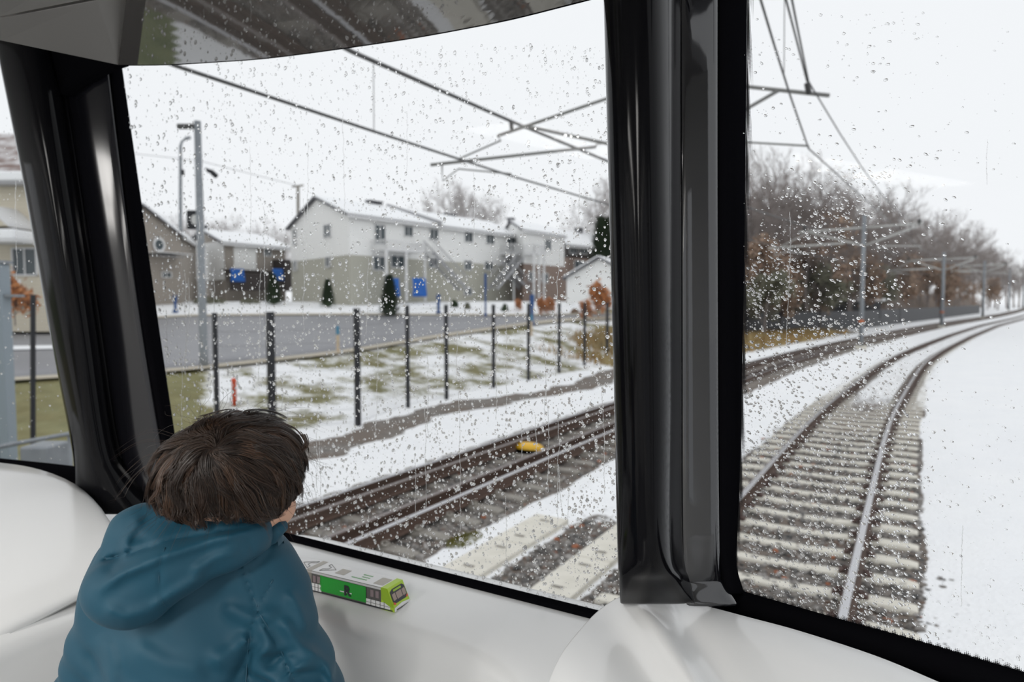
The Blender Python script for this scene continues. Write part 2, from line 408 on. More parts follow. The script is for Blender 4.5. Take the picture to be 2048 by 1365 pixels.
# left ceiling cove panels
def panel_px(name, pts, m, th=.02, bev=.006):
    b = MB(); P = [DD(*p) for p in pts]; n = len(P); Q = [p+np.array([0, .02, th]) for p in P]
    b.add(P+Q, [tuple(range(n)), tuple(range(2*n-1, n-1, -1))]+[(i, (i+1) % n, n+(i+1) % n, n+i) for i in range(n)])
    return b.build(name, m, bevel=bev, fixn=True)
structure(panel_px('trim_12', [(-160, 76, 1.30), (0, 82, 1.42), (45, 84, 1.46), (100, 96, 1.50), (170, 114, 1.56), (236, 131, 1.60), (262, 0, 1.34), (275, -90, 1.2), (200, -90, 1.19), (190, 0, 1.31), (0, 37, 1.32), (-160, 66, 1.22)], M['grey_panel'], .02, .004))
structure(panel_px('trim_13', [(-160, 62, 1.19), (0, 33, 1.30), (188, -4, 1.29), (200, -90, 1.17), (-160, -90, 1.05)], M['grey_panel'], .02, .01))

# --- sill and console of the centre window (a recess between two desks)
ZSL = H-.612
XA, XB = -1.40, -.47
b = MB()
prof = [(1.24, ZSL), (1.10, ZSL-.002), (1.02, ZSL-.006), (.985, ZSL-.018), (.968, ZSL-.045), (.955, ZSL-.12), (.93, ZSL-.30), (.93, ZF)]
xs = [XA-.02, XA+.2, XA+.45, XA+.65, XA+.78, XA+.86, XA+.91, XB+.02]
pull = [0, 0, 0, 0, .01, .04, .10, .20]
rows = []
for (y, z) in prof:
    rows.append([(x, y-(q if y < 1.05 else 0), z) for x, q in zip(xs, pull)])
b.grid(rows); con = b.build('trim_14', M['white'], smooth=True); md = con.modifiers.new('solid', 'SOLIDIFY'); md.thickness = .01
md = con.modifiers.new('sub', 'SUBSURF'); md.levels = 2; md.render_levels = 2
structure(tag(con, 'white window sill and console below the centre window'))
# gasket along the foot of the pane
ga, gb = on(PC, 385, 1058, -.012), on(PC, 1262, 1278, -.012); ga[2] = gb[2] = ZSL+.009
b = MB(); e = gb-ga; L_ = np.linalg.norm(e); e /= L_; b.box((ga+gb)/2+np.array([0, -.002, 0]), (L_, .026, .018), [e, np.cross([0, 0, 1], e), (0, 0, 1)])
structure(b.build('trim_15', M['rubber'], bevel=.004))
# ledge and side of the left desk, facing the recess
b = MB(); rows = []
for (dx, z) in ((-.03, ZSL+.012), (.0, ZSL+.01), (.018, ZSL-.003), (.026, ZSL-.03), (.03, ZSL-.12), (.03, ZF)):
    rows.append([(XA+dx, y, z) for y in (1.2, 1.0, .7, .3, -.3)])
b.grid(rows); o = b.build('trim_16', M['white'], smooth=True); md = o.modifiers.new('solid', 'SOLIDIFY'); md.thickness = .01; structure(o)
b = MB(); b.box((-1.96, .50, (ZF+ZSL)/2-.01), (1.1, 1.5, ZSL-ZF-.02)); structure(b.build('trim_17', M['white'], bevel=.01))
# domed cover of the left desk
bot = [(-330, 1440), (-150, 1360), (0, 1279), (90, 1232), (170, 1189), (235, 1150), (262, 1120)]
top = [(-330, 915), (-150, 915), (0, 926), (80, 940), (150, 969), (203, 1018), (240, 1085)]
botP = [PX(px, py, XA+.002) for px, py in bot]
dt = [2.0, 1.98, 1.95, 1.90, 1.80, 1.66, 1.50]
topP = [DD(px, py, d) for (px, py), d in zip(top, dt)]
rows = []
for k in range(12):
    t = k/11; r_ = []
    for p, q in zip(botP, topP):
        w = 1-(1-t)**2.2 if t < 1 else 1
        c = p+(q-p)*t; c = np.array([p[0]+(q[0]-p[0])*t**1.6, p[1]+(q[1]-p[1])*t**1.3, p[2]+(q[2]-p[2])*(.35*t+.65*math.sin(t*math.pi/2))]); r_.append(c)
    rows.append(crom(r_, 3))
last = rows[-1]; rows.append([p+np.array([-.03, .02, -.02]) for p in last]); rows.append([p+np.array([-.05, .05, -.12]) for p in last])
b = MB(); b.grid(rows); o = b.build('trim_18', M['white'], smooth=True); md = o.modifiers.new('solid', 'SOLIDIFY'); md.thickness = .012; md.offset = -1
structure(tag(o, 'white domed desk cover below the left window'))
# right desk cover: rounded panel rising to a ridge under the right pillar
ed = [(1075, 1450), (1100, 1365), (1125, 1310), (1160, 1264), (1200, 1222), (1240, 1196), (1275, 1190), (1330, 1196), (1400, 1210), (1500, 1236), (1600, 1263), (1750, 1312), (1880, 1366), (2050, 1440), (2200, 1500)]
edp = []
for i, (px, py) in enumerate(ed):
    if i <= 4: p = PX(px, py, -.455-.003*i)
    elif i == 5: p = DD(px, py, 1.215)
    elif i == 6: p = DD(px, py, 1.205)
    else: p = PY(px, py, 1.19-.012*(i-7)**1.1)
    edp.append(p)
edc = crom(edp, 5)
cen = np.array([.22, .42, H-.74])
rows = []
rows.append([p+np.array([0, .0, -.10])+(p-cen)*np.array([.02, .02, 0]) for p in edc])
rows.append([p+(p-cen)*np.array([.018, .018, 0])+np.array([0, 0, -.02]) for p in edc])
rows.append([p+(p-cen)*np.array([.006, .006, 0])+np.array([0, 0, -.002]) for p in edc])
rows.append(edc)
for k in range(1, 9):
    t = k/8*.92
    rows.append([p+(cen-p)*np.array([t, t, 0])+np.array([0, 0, (cen[2]-p[2])*t**1.4]) for p in edc])
b = MB(); b.grid(rows); o = b.build('trim_19', M['white'], smooth=True); md = o.modifiers.new('solid', 'SOLIDIFY'); md.thickness = .006; md.offset = 1
structure(tag(o, 'white rounded desk cover below the right window'))
b = MB(); b.box((.09, .72, (ZF+H-.80)/2), (1.02, .86, H-.80-ZF)); structure(b.build('trim_20', M['white'], bevel=.01))
# black rubber frame and trough under the right pane
b = MB(); inner = [(1462, 1100), (1464, 1140), (1470, 1168), (1486, 1187), (1600, 1221), (1800, 1277), (2060, 1353), (2300, 1420)]
outer = [(1438, 1100), (1440, 1150), (1450, 1190), (1474, 1216), (1590, 1256), (1790, 1318), (2050, 1402), (2290, 1480)]
I_ = crom([on(PR, *p, -.004) for p in inner], 4); Q_ = crom([on(PR, *p, -.03) for p in outer], 4)
b.grid([I_, [i*.3+q*.7+np.array([0, -.008, .004]) for i, q in zip(I_, Q_)], Q_, [q+np.array([0, .02, -.03]) for q in Q_]])
o = b.build('trim_21', M['rubber'], smooth=True); md = o.modifiers.new('solid', 'SOLIDIFY'); md.thickness = .006; structure(o)
b = MB(); b.grid([[q+np.array([0, .03, -.012]) for q in Q_], [q+np.array([-.0, -.03, -.045]) for q in Q_], [q+np.array([-.0, -.10, -.10]) for q in Q_]])
o = b.build('trim_22', M['blackpanel'], smooth=True); md = o.modifiers.new('solid', 'SOLIDIFY'); md.thickness = .004; structure(o)
# body under the left pane
lw = [on(PL, -300, 914, -.004), on(PL, -100, 917, -.004), on(PL, 0, 920, -.004), on(PL, 100, 930, -.004), on(PL, 152, 936, -.004), on(PL, 230, 950, -.004)]
b = MB(); b.grid([lw, [p+np.array([0, -.02, -.02]) for p in lw], [p+np.array([0, -.05, -.05]) for p in lw], [p+np.array([0, -.03, -.9]) for p in lw]])
o = b.build('trim_23', M['rubber']); md = o.modifiers.new('solid', 'SOLIDIFY'); md.thickness = .01; structure(o)
b = MB(); b.box((-.95, 1.30, (ZF+ZSL)/2-.06), (3.1, .05, ZSL-ZF-.15)); structure(b.build('wall_front', M['satin']))
# ================================================================== GROUND
def vnoise(x, y, sc, seed=0):
    """smooth value noise 0..1"""
    rs = np.random.RandomState(seed); t = rs.rand(256, 256)
    x = np.asarray(x, float)/sc; y = np.asarray(y, float)/sc
    xi = np.floor(x).astype(int); yi = np.floor(y).astype(int); fx = x-xi; fy = y-yi
    fx = fx*fx*(3-2*fx); fy = fy*fy*(3-2*fy); g = lambda a, b: t[a % 256, b % 256]
    return (g(xi, yi)*(1-fx)+g(xi+1, yi)*fx)*(1-fy)+(g(xi, yi+1)*(1-fx)+g(xi+1, yi+1)*fx)*fy
def fbm(x, y, sc, seed=0): return .5*vnoise(x, y, sc, seed)+.3*vnoise(x, y, sc/2.1, seed+1)+.2*vnoise(x, y, sc/4.3, seed+2)
sl = np.concatenate([-np.geomspace(420, 22, 46), np.arange(-21.5, -13, .35), np.arange(-13, 1.6, .09), np.arange(1.8, 8, .4), np.geomspace(8.5, 260, 26)])
yl = np.concatenate([-np.geomspace(160, 4, 14), np.arange(-3, 2.6, .5), np.arange(2.7, 24, .12), np.arange(24, 60, .45), np.arange(60.5, 130, 1.4), np.geomspace(132, 700, 40)])
S_, Y_ = np.meshgrid(sl, yl); X_ = S_+off(Y_)
Z_ = terr(X_, Y_)
def band(s, a, b, e): return sst(a-e, a+e, s)*(1-sst(b-e, b+e, s))
wob = (fbm(X_, Y_, .9, 5)-.5)*.5+(fbm(X_, Y_, 3.5, 9)-.5)*.35
# bare ballast (1) against snow (0)
g_own = band(S_+wob*.45, -2.55, .12, .05)*(1-.62*sst(13, 24, Y_))
near_own = np.clip(1-sst(7, 14, Y_), 0, 1)
for rs_ in (-1.935, -.445): g_own = np.maximum(g_own, band(S_+wob*.1, rs_-.28, rs_+.28, .08)*.85)
g_far = band(S_+wob*.5, -7.25, -4.45, .08)*(1-.35*sst(18, 40, Y_))
g_mid = band(S_+wob*.4, -3.62, -3.10, .06)*np.clip((.95-sst(6.3, 10.5, Y_+wob*3)), 0, 1)
g_mid2 = band(S_, -2.62, -2.2, .05)*(1-sst(10, 13, Y_))
lane = band(S_+wob*1.3+.35*np.sin(Y_*.55), -10.4, -9.35, .12)*(1-sst(60, 80, Y_))
gravel = np.clip(np.maximum.reduce([g_own, g_far, g_mid, g_mid2, lane*.92]), 0, 1)
gravel *= np.where((S_ > -4.45) & (S_ < -3.62), 0, 1)
# thin snow with grass showing (0..1)
zc_ = -X_*math.sin(YAW)+Y_*math.cos(YAW); xc_ = X_*RT[0]+Y_*RT[1]; ac = xc_/np.maximum(zc_, 1)
gr = band(S_, -21, -10.9, .8)*(zc_ < 48)*(.545+.42*(1-sst(-.53, -.42, ac)))
gr = np.maximum(gr, .92*(ac < -.50)*(zc_ > 2)*(zc_ < 17))                                   # bare green lawn by the left pane
gr = np.maximum(gr, .42*band(S_, -60, -22, 2)*(zc_ > 38)*(ac < .3))
bank = band(S_, -16, -9.2, .7)*sst(24, 30, Y_)*(1-sst(66, 80, Y_))*sst(.22, .3, ac)
gr = np.maximum(gr, bank*.75)
gr = np.maximum(gr, .22*(S_ > 1.5)*sst(.5, .62, -Y_*0+fbm(X_, Y_, 1.6, 21))*(Y_ < 20))
Z_ = Z_-.022*gravel*(1-lane)*(1-sst(14, 20, Y_))+.025*sst(17, 26, Y_)*band(S_, -2.9, .4, .2)+.025*sst(14, 24, Y_)*band(S_, -7.6, -4.2, .2)+(fbm(X_, Y_, .8, 30)-.5)*.05*np.where((S_ > .25) | (S_ < -2.7), 1, 0)*(1-gravel)*(Y_ < 60)
Z_ += .05*sst(.1, .9, S_)*(Y_ < 400)
nx, ny = len(sl), len(yl); idx = np.arange(nx*ny).reshape(ny, nx)
Fq = np.stack([idx[:-1, :-1], idx[:-1, 1:], idx[1:, 1:], idx[1:, :-1]], -1).reshape(-1, 4)
def ground_mat():
    m = bpy.data.materials.new('snowy_ground'); m.use_nodes = True; nt = m.node_tree; N = nt.nodes.new; L = nt.links.new
    b = nt.nodes['Principled BSDF']; b.inputs['Roughness'].default_value = .8; tc = N('ShaderNodeTexCoord')
    def noise(sc, det=4, rough=.55):
        n = N('ShaderNodeTexNoise'); n.inputs['Scale'].default_value = sc; n.inputs['Detail'].default_value = det; n.inputs['Roughness'].default_value = rough
        L(tc.outputs['Object'], n.inputs['Vector']); return n.outputs['Fac']
    def ramp(f, p0, p1, c0=(0, 0, 0), c1=(1, 1, 1)):
        r = N('ShaderNodeValToRGB'); L(f, r.inputs['Fac']); e = r.color_ramp.elements
        e[0].position = p0; e[1].position = p1; e[0].color = (*c0, 1); e[1].color = (*c1, 1); return r.outputs['Color']
    def math_(op, a, b_=None):
        n = N('ShaderNodeMath'); n.operation = op; n.use_clamp = op in ('MULTIPLY_ADD',)
        for i, q in enumerate((a, b_)):
            if q is None: continue
            if isinstance(q, (int, float)): n.inputs[i].default_value = q
            else: L(q, n.inputs[i])
        return n.outputs[0]
    def mix(f, a, b_):
        n = N('ShaderNodeMix'); n.data_type = 'RGBA'; L(f, n.inputs[0])
        for i, q in ((6, a), (7, b_)):
            if isinstance(q, tuple): n.inputs[i].default_value = (*q, 1)
            else: L(q, n.inputs[i])
        return n.outputs[2]
    ag = N('ShaderNodeAttribute'); ag.attribute_name = 'grass'; av = N('ShaderNodeAttribute'); av.attribute_name = 'gravel'
    ab = N('ShaderNodeAttribute'); ab.attribute_name = 'brown'
    snow = ramp(noise(.9, 3), .3, .7, (.93, .94, .955), (.97, .975, .98))
    green = ramp(noise(2.2, 5), .35, .65, (.085, .118, .035), (.18, .205, .085))
    brown = ramp(noise(1.3, 5), .35, .65, (.30, .18, .07), (.38, .30, .15))
    grass = mix(ab.outputs['Fac'], green, brown)
    # patchy snow: grass shows where noise is below the attribute
    nn = math_('ADD', math_('MULTIPLY', noise(.55, 5, .62), .78), math_('MULTIPLY', noise(3.5, 4, .7), .22))
    gm = ramp(math_('SUBTRACT', ag.outputs['Fac'], nn), -.0, .10)
    base = mix(gm, snow, grass)
    vo = N('ShaderNodeTexVoronoi'); vo.inputs['Scale'].default_value = 22; L(tc.outputs['Object'], vo.inputs['Vector'])
    peb = ramp(vo.outputs['Color'], .1, .9, (.075, .066, .058), (.30, .275, .25))
    peb2 = mix(ramp(noise(1.1, 4), .38, .62), peb, (.16, .125, .10))
    gn = math_('ADD', av.outputs['Fac'], math_('MULTIPLY', math_('SUBTRACT', noise(5.5, 5, .7), .5), 1.1))
    vm = ramp(gn, .42, .52)
    col = mix(vm, base, peb2); L(col, b.inputs['Base Color'])
    bp = N('ShaderNodeBump'); bp.inputs['Strength'].default_value = .6; bp.inputs['Distance'].default_value = .03
    L(math_('ADD', vo.outputs['Distance'], noise(7, 4)), bp.inputs['Height']); L(bp.outputs['Normal'], b.inputs['Normal'])
    return m
brownA = np.clip(bank+.35*lane, 0, 1)
brownA = np.maximum(brownA, .35*band(S_, -21, -10.9, .8))
g = fastmesh('ground', np.stack([X_, Y_, Z_], -1).reshape(-1, 3), Fq, ground_mat(), smooth=True,
             attrs={'grass': gr.ravel(), 'gravel': gravel.ravel(), 'brown': brownA.ravel()})
g['kind'] = 'structure'; g['label'] = 'snow covered ground with grass and gravel showing through'

# road surface draped on the ground
M['asphalt'] = mat('wet_asphalt', (.235, .235, .25), .55, noise=(.5, (.29, .29, .305), .3))
M['curb'] = mat('sandy_curb', (.52, .47, .38), .85)
def drape(name, near, far, m, dz, nseg=60, nw=8, th=.0):
    A = crom([T(*p)[:2] for p in near], 10); B = crom([T(*p)[:2] for p in far], 10)
    def res(P, n):
        P = np.array(P); d = np.concatenate([[0], np.cumsum(np.linalg.norm(np.diff(P, axis=0), axis=1))]); u = np.linspace(0, d[-1], n)
        return np.stack([np.interp(u, d, P[:, i]) for i in (0, 1)], -1)
    A = res(A, nseg); B = res(B, nseg); rows = []
    for k in range(nw+1):
        P = A+(B-A)*k/nw; rows.append([(p[0], p[1], gz(*p)+dz) for p in P])
    b = MB(); b.grid(rows); o = b.build(name, m, smooth=True, fixn=False); md = o.modifiers.new('s', 'SOLIDIFY'); md.thickness = .02; md.offset = 0
    structure(o); return o
rn = [(-330, 800), (-150, 780), (0, 766), (140, 757), (335, 746), (500, 729), (700, 705), (900, 672), (1100, 645), (1225, 636)]
rf = [(-330, 652), (-150, 652), (0, 652), (140, 648), (335, 637), (500, 633), (700, 632), (900, 633), (1100, 633), (1225, 630)]
drape('road', rn, rf, M['asphalt'], .05, 90, 12)
drape('road_curb', [(x, y+4) for x, y in rn], [(x, y-2) for x, y in rn], M['curb'], .09, 90, 1)
drape('road_curb', [(x, y+1) for x, y in rf], [(x, y-2) for x, y in rf], M['curb'], .09, 90, 1)
drape('road_median', [(-330, 712), (-150, 708), (0, 706), (150, 702), (260, 699)], [(-330, 700), (-150, 699), (0, 698), (150, 696), (250, 695)], M['snow'], .10, 40, 2)
# ================================================================== TRACKS
def track_frame(c, y):
    x = c+float(off(y)); dx = float(off(y+.5)-off(y-.5)); t = np.array([dx, 1, 0]); t /= np.linalg.norm(t)
    return np.array([x, y, 0.0]), t, np.array([t[1], -t[0], 0.0])
ZRISE = lambda x, y: 0.0
def rail_mesh(name, c, s, y0, y1, parent, mats, k=1.0, drop=0.0):
    prof = [(-.070, -.155), (-.070, -.143), (-.012, -.125), (-.009, -.045), (-.036, -.034), (-.036, -.006), (-.028, 0), (.028, 0), (.036, -.006), (.036, -.034), (.009, -.045), (.012, -.125), (.070, -.143), (.070, -.155)]
    ys = np.concatenate([np.arange(y0, 45, .8), np.arange(45, y1, 3.0)]); rows = []
    for y in ys:
        p, t, n = track_frame(c, y); g = p+n*s
        rows.append([g+n*a*k+np.array([0, 0, z-drop]) for a, z in prof])
    m = len(prof); V = [p for r in rows for p in r]; Fc = []; mi = []
    for i in range(len(rows)-1):
        for k_ in range(m):
            k2 = (k_+1) % m; Fc.append((i*m+k_, i*m+k2, (i+1)*m+k2, (i+1)*m+k_)); mi.append(1 if k_ in (5, 6, 7) else 0)
    Fc += [tuple(range(m)), tuple((len(rows)-1)*m+k_ for k_ in range(m))[::-1]]; mi += [0, 0]
    mat4 = parent_matrix(parent).inverted(); V = np.array(V); Mi = np.array(mat4); V = V@Mi[:3, :3].T+Mi[:3, 3]
    return fastmesh(name, V, Fc, list(mats), parent, False, mi)
def sleeper_mesh(mats):
    """concrete sleeper lying along local x, rail seats at +-.745, top at z = 0"""
    st = [(-1.3, .00, .095), (-1.22, .012, .105), (-.95, .015, .115), (-.55, .005, .11), (-.3, -.006, .10), (0, -.010, .098), (.3, -.006, .10), (.55, .005, .11), (.95, .015, .115), (1.22, .012, .105), (1.3, .0, .095)]
    b = MB(); rows = []
    for x, z, w in st: rows.append([(x, -w, -.2), (x, -w*.93, z-.03), (x, -w*.80, z), (x, w*.80, z), (x, w*.93, z-.03), (x, w, -.2)])
    b.grid(rows); b.add(rows[0], [(0, 1, 2, 3, 4, 5)]); b.add(rows[-1], [(5, 4, 3, 2, 1, 0)])
    b.mi = 1
    for rx in (-.745, .745):
        b.box((rx, 0, .022), (.19, .17, .012))
        for q in (-1, 1):
            b.tube([(rx+q*.14, -.05, .02), (rx+q*.10, -.05, .055), (rx+q*.075, 0, .06), (rx+q*.10, .05, .055), (rx+q*.14, .05, .02)], .012, 5)
            b.box((rx+q*.13, 0, .02), (.05, .10, .04))
    o = b.build('sleeper', mats, fixn=True); return o
def make_track(c, y0, y1, label, spacing, smats, ph, guards=(), first=None):
    root = empty('railway_track', (c, 0, 0), 0, label, 'railway track')
    for s in (-.745, .745): rail_mesh('rail', c, s, y0, y1, root, (M['rail_rust'], M['rail_head']))
    for s in guards: rail_mesh('guard_rail', c, s, y0, 22, root, (M['rail_rust'], M['rail_dull']), drop=.0)
    s0 = first; n = 0; y = ph
    for i in range(98):
        p, t, nn = track_frame(c, y)
        if s0 is None: o = s0 = sleeper_mesh(smats)
        else: o = s0.copy(); COL.objects.link(o)
        if i == 0 and first is not None:
            o.data = s0.data.copy(); o.data.materials.clear()
            for mm in smats: o.data.materials.append(mm)
            s0 = o
        o.parent = root; o.location = (float(p[0]-c+R.normal(0, .006)), float(p[1]+R.normal(0, .008)), -.178)
        o.rotation_euler = (0, 0, math.atan2(nn[1], nn[0])+R.normal(0, .006))
        y += spacing
    return s0
sp0 = make_track(C_OWN, 3.6, 330, 'rail track with pale sleepers curving right, nearest to the right window', .60, (M['concrete'], M['clip']), 4.02)
make_track(C_FAR, 1.5, 330, 'second rail track with double rails, running past the centre window', .60, (M['conc_wet'], M['clip']), 2.2, guards=(-.40, .41), first=sp0)

# concrete trough lids in two rows beside the tracks
def slab_row(s0, s1, y0, y1, L, label, grp, m, top):
    first = None; y = y0
    while y < y1:
        cx = (s0+s1)/2; b = MB(); t = empty('concrete_slab', (cx, y+L/2, GRD+.02), 0, label, 'concrete slab', grp)
        b.box((cx, y+L/2, GRD+.03+top/2-.03), (abs(s1-s0), L-.012, .10)); o = b.build('lid', m, t, bevel=.008)
        b = MB()
        for q in (-.3, .3): b.box((cx, y+L/2+q*L, GRD+.053+top/2), (.12, .035, .012))
        b.build('lifting_slot', M['conc_wet'], t)
        y += L
slab_row(-4.12, -3.66, 3.4, 7.6, 1.05, 'pale concrete trough lid in the row beside the double-railed track', 'bare trough lids beside the far track', M['concrete'], .02)
slab_row(-3.08, -2.66, 3.4, 8.8, 1.05, 'pale concrete trough lid in the row right of the dark gravel strip', 'bare trough lids beside the near track', M['concrete'], .02)
def snow_ridge(pts, w, h, label):
    """a low rounded cover of snow with ragged edges; pts (s, y)"""
    P = crom([np.array([s+float(off(y)), y]) for s, y in pts], 8); rows = []
    for i, p in enumerate(P):
        e = min(1, i/6, (len(P)-1-i)/6); ww = w*(.8+.5*R.rand())*(.25+.75*e)
        rows.append([(p[0]+q*ww/2, p[1]+R.normal(0, .01), gz(p[0], p[1])+(.0 if abs(q) > .9 else h*e*(1-q*q)*(.8+.4*R.rand()))-(.02 if abs(q) > .9 else 0)) for q in (-1, -.7, -.3, 0, .3, .7, 1)])
    b = MB(); b.grid(rows); o = b.build('snow_cover', M['snow'], smooth=True); tag(o, label, 'snow', kind='stuff'); return o
snow_ridge([(-3.89, 7.3), (-3.9, 9), (-3.9, 12), (-3.9, 16), (-3.9, 20)], .62, .12, 'ridge of snow lying over the trough lids')
snow_ridge([(-2.87, 8.4), (-2.87, 9.5), (-2.87, 12), (-2.87, 16)], .5, .09, 'ridge of snow lying over the nearer trough lids')

# ballast stones
def stones(name, regs, n, label, cols, size=(.016, .036)):
    phi = (1+5**.5)/2
    iv = np.array([(-1, phi, 0), (1, phi, 0), (-1, -phi, 0), (1, -phi, 0), (0, -1, phi), (0, 1, phi), (0, -1, -phi), (0, 1, -phi), (phi, 0, -1), (phi, 0, 1), (-phi, 0, -1), (-phi, 0, 1)])/1.9
    fi = np.array([(0, 11, 5), (0, 5, 1), (0, 1, 7), (0, 7, 10), (0, 10, 11), (1, 5, 9), (5, 11, 4), (11, 10, 2), (10, 7, 6), (7, 1, 8), (3, 9, 4), (3, 4, 2), (3, 2, 6), (3, 6, 8), (3, 8, 9), (4, 9, 5), (2, 4, 11), (6, 2, 10), (8, 6, 7), (9, 8, 1)])
    ar = np.array([(b_-a)*(d-c)*w for a, b_, c, d, w in regs]); pick = R.choice(len(regs), n, p=ar/ar.sum())
    rg = np.array([r[:4] for r in regs])[pick]; u = R.rand(n, 2); u[:, 1] = u[:, 1]**1.5
    s = rg[:, 0]+(rg[:, 1]-rg[:, 0])*u[:, 0]; y = rg[:, 2]+(rg[:, 3]-rg[:, 2])*u[:, 1]
    x = s+off(y); z = terr(x, y)-.031+R.rand(n)*.022
    sz = size[0]+(size[1]-size[0])*R.rand(n)
    V = iv[None]*(1+R.normal(0, .22, (n, 12, 1)))*sz[:, None, None]*np.stack([1+.4*R.rand(n), 1+.4*R.rand(n), .7+.3*R.rand(n)], -1)[:, None, :]
    a = R.rand(n)*6.28; ca, sa = np.cos(a)[:, None], np.sin(a)[:, None]
    V = np.stack([V[..., 0]*ca-V[..., 1]*sa, V[..., 0]*sa+V[..., 1]*ca, V[..., 2]], -1)+np.stack([x, y, z], -1)[:, None, :]
    Fc = (fi[None]+np.arange(n)[:, None, None]*12).reshape(-1, 3)
    m = bpy.data.materials.get('ballast_stone') 
    if not m:
        m = bpy.data.materials.new('ballast_stone'); m.use_nodes = True; nt = m.node_tree; b = nt.nodes['Principled BSDF']; b.inputs['Roughness'].default_value = .6
        at = nt.nodes.new('ShaderNodeAttribute'); at.attribute_name = 'tone'; r = nt.nodes.new('ShaderNodeValToRGB'); r.color_ramp.interpolation = 'CONSTANT'
        e = r.color_ramp.elements; e[0].color = (.10, .095, .09, 1); e[1].color = (.24, .225, .21, 1); e[1].position = .3
        for p_, c_ in ((.55, (.16, .145, .13, 1)), (.75, (.36, .34, .32, 1)), (.88, (.15, .10, .075, 1)), (.955, (.055, .055, .055, 1)), (.985, (.36, .12, .05, 1))):
            q = e.new(p_); q.color = c_
        nt.links.new(at.outputs['Fac'], r.inputs['Fac']); nt.links.new(r.outputs['Color'], b.inputs['Base Color'])
    o = fastmesh(name, V.reshape(-1, 3), Fc, m, attrs={'tone': np.repeat(R.rand(n), 12)})
    return tag(o, label, 'gravel', kind='stuff')
stones('ballast', [(-2.6, .16, 3.4, 16, 1.6)], 10500, 'dark grey ballast stones between the sleepers of the near track', 0)
stones('ballast', [(-7.2, -4.5, 2.2, 12, 1)], 5200, 'brownish ballast stones around the far track', 0)
stones('ballast', [(-3.64, -3.08, 3.0, 8, 1)], 1600, 'strip of ballast stones between the trough lids', 0)
stones('ballast', [(.1, .55, 5.0, 8.5, 1)], 160, 'loose stones scattered at the edge of the snow', 0, (.015, .04))

# yellow domed marker between the rails of the far track
yb = GZ(1058, 893, -.1); root = empty('yellow_marker', (yb[0], yb[1], GRD), 0, 'yellow domed marker lying between the rails of the far track', 'track marker')
b = MB(); rows = []
for th in np.linspace(0, math.pi/2, 7):
    rows.append([(yb[0]+.31*math.cos(th)**.8*math.cos(q), yb[1]+.20*math.cos(th)**.8*math.sin(q), GRD+.05+.11*math.sin(th)) for q in np.linspace(0, 2*math.pi, 20, endpoint=False)])
b.grid(rows, closed=True); b.build('dome', mat('yellow_plastic', (.80, .46, .02), .4), root, smooth=True)
b = MB(); b.lathe([(.26, 0), (.26, .06)], (yb[0], yb[1], GRD)); b.build('base', M['rubber'], root)
# tufts of moss beside the rail
def blades(name, pts, n, hgt, spread, m, label, cat, lean=.5, w=.012, parent=None):
    V = []; Fc = []
    for i in range(n):
        x, y = pts(); z = gz(x, y)-.01; h = hgt*(.5+R.rand()); a = R.rand()*6.28; l = lean*h*R.rand(); q = R.rand()*6.28; ww = w*(.6+R.rand())
        c = np.array([math.cos(q)*ww, math.sin(q)*ww, 0]); p0 = np.array([x, y, z]); p1 = p0+np.array([math.cos(a)*l*.4, math.sin(a)*l*.4, h*.6]); p2 = p0+np.array([math.cos(a)*l, math.sin(a)*l, h])
        k = len(V); V += [p0-c, p0+c, p1+c*.7, p1-c*.7, p2]; Fc += [(k, k+1, k+2, k+3), (k+3, k+2, k+4)]
    o = fastmesh(name, np.array(V), Fc, m, parent)
    return tag(o, label, cat, kind='stuff')
M['moss'] = mat('moss', (.13, .13, .03), .9, noise=(6, (.22, .20, .05), .3))
M['drygrass'] = mat('dry_grass', (.36, .22, .085), .9, noise=(.8, (.42, .34, .17), .2))
def ell(cx, cy, rx, ry):
    def f():
        a = R.rand()*6.28; r = math.sqrt(R.rand()); return cx+rx*r*math.cos(a), cy+ry*r*math.sin(a)
    return f
q1 = GZ(860, 1010, -.15); blades('moss_patch', ell(q1[0], q1[1], .22, .75), 1500, .05, .1, M['moss'], 'yellow green moss patch between the double rails of the far track', 'moss', w=.008)
q1 = GZ(930, 1075, -.15); blades('moss_patch', ell(q1[0], q1[1], .16, .3), 500, .04, .1, M['moss'], 'small green moss patch at the sleeper ends of the far track', 'moss', w=.008)
q1 = GZ(595, 1035, -.15); blades('moss_patch', ell(q1[0], q1[1], .2, .4), 500, .05, .1, M['moss'], 'green moss patch by the far rail beside the child', 'moss', w=.008)
# ================================================================== HOUSES
M['siding_white'] = band_mat('white_siding', (.88, .88, .86), (.80, .80, .79), 1.6)
M['siding_beige'] = band_mat('beige_siding', (.45, .44, .375), (.39, .38, .32), 1.6)
M['siding_cream'] = band_mat('cream_siding', (.68, .62, .50), (.58, .53, .42), 1.8)
M['siding_tan'] = band_mat('tan_siding', (.36, .32, .28), (.29, .26, .23), 1.6)
M['brick'] = mat('dull_brick', (.30, .23, .19), .85, noise=(4, (.24, .17, .14), .2))
M['roof_dark'] = mat('dark_shingles', (.09, .09, .10), .8, noise=(3, (.14, .14, .15), .2))
M['roof_brown'] = mat('brown_shingles', (.20, .13, .11), .8, noise=(1.5, (.62, .60, .60), .12))
M['pane_dark'] = mat('dark_window_pane', (.06, .08, .09), .12, spec=.6)
M['trimw'] = mat('white_painted_trim', (.75, .75, .75), .6)
M['trimg'] = mat('grey_painted_wood', (.36, .36, .37), .7)
M['tarp'] = mat('blue_tarpaulin', (.012, .12, .48), .5, noise=(1.2, (.02, .17, .58), .3))
M['darkwood'] = mat('dark_wood', (.045, .036, .034), .8)
M['evergreen'] = mat('dark_green_needles', (.03, .055, .025), .9, noise=(4, (.055, .085, .04), .2))
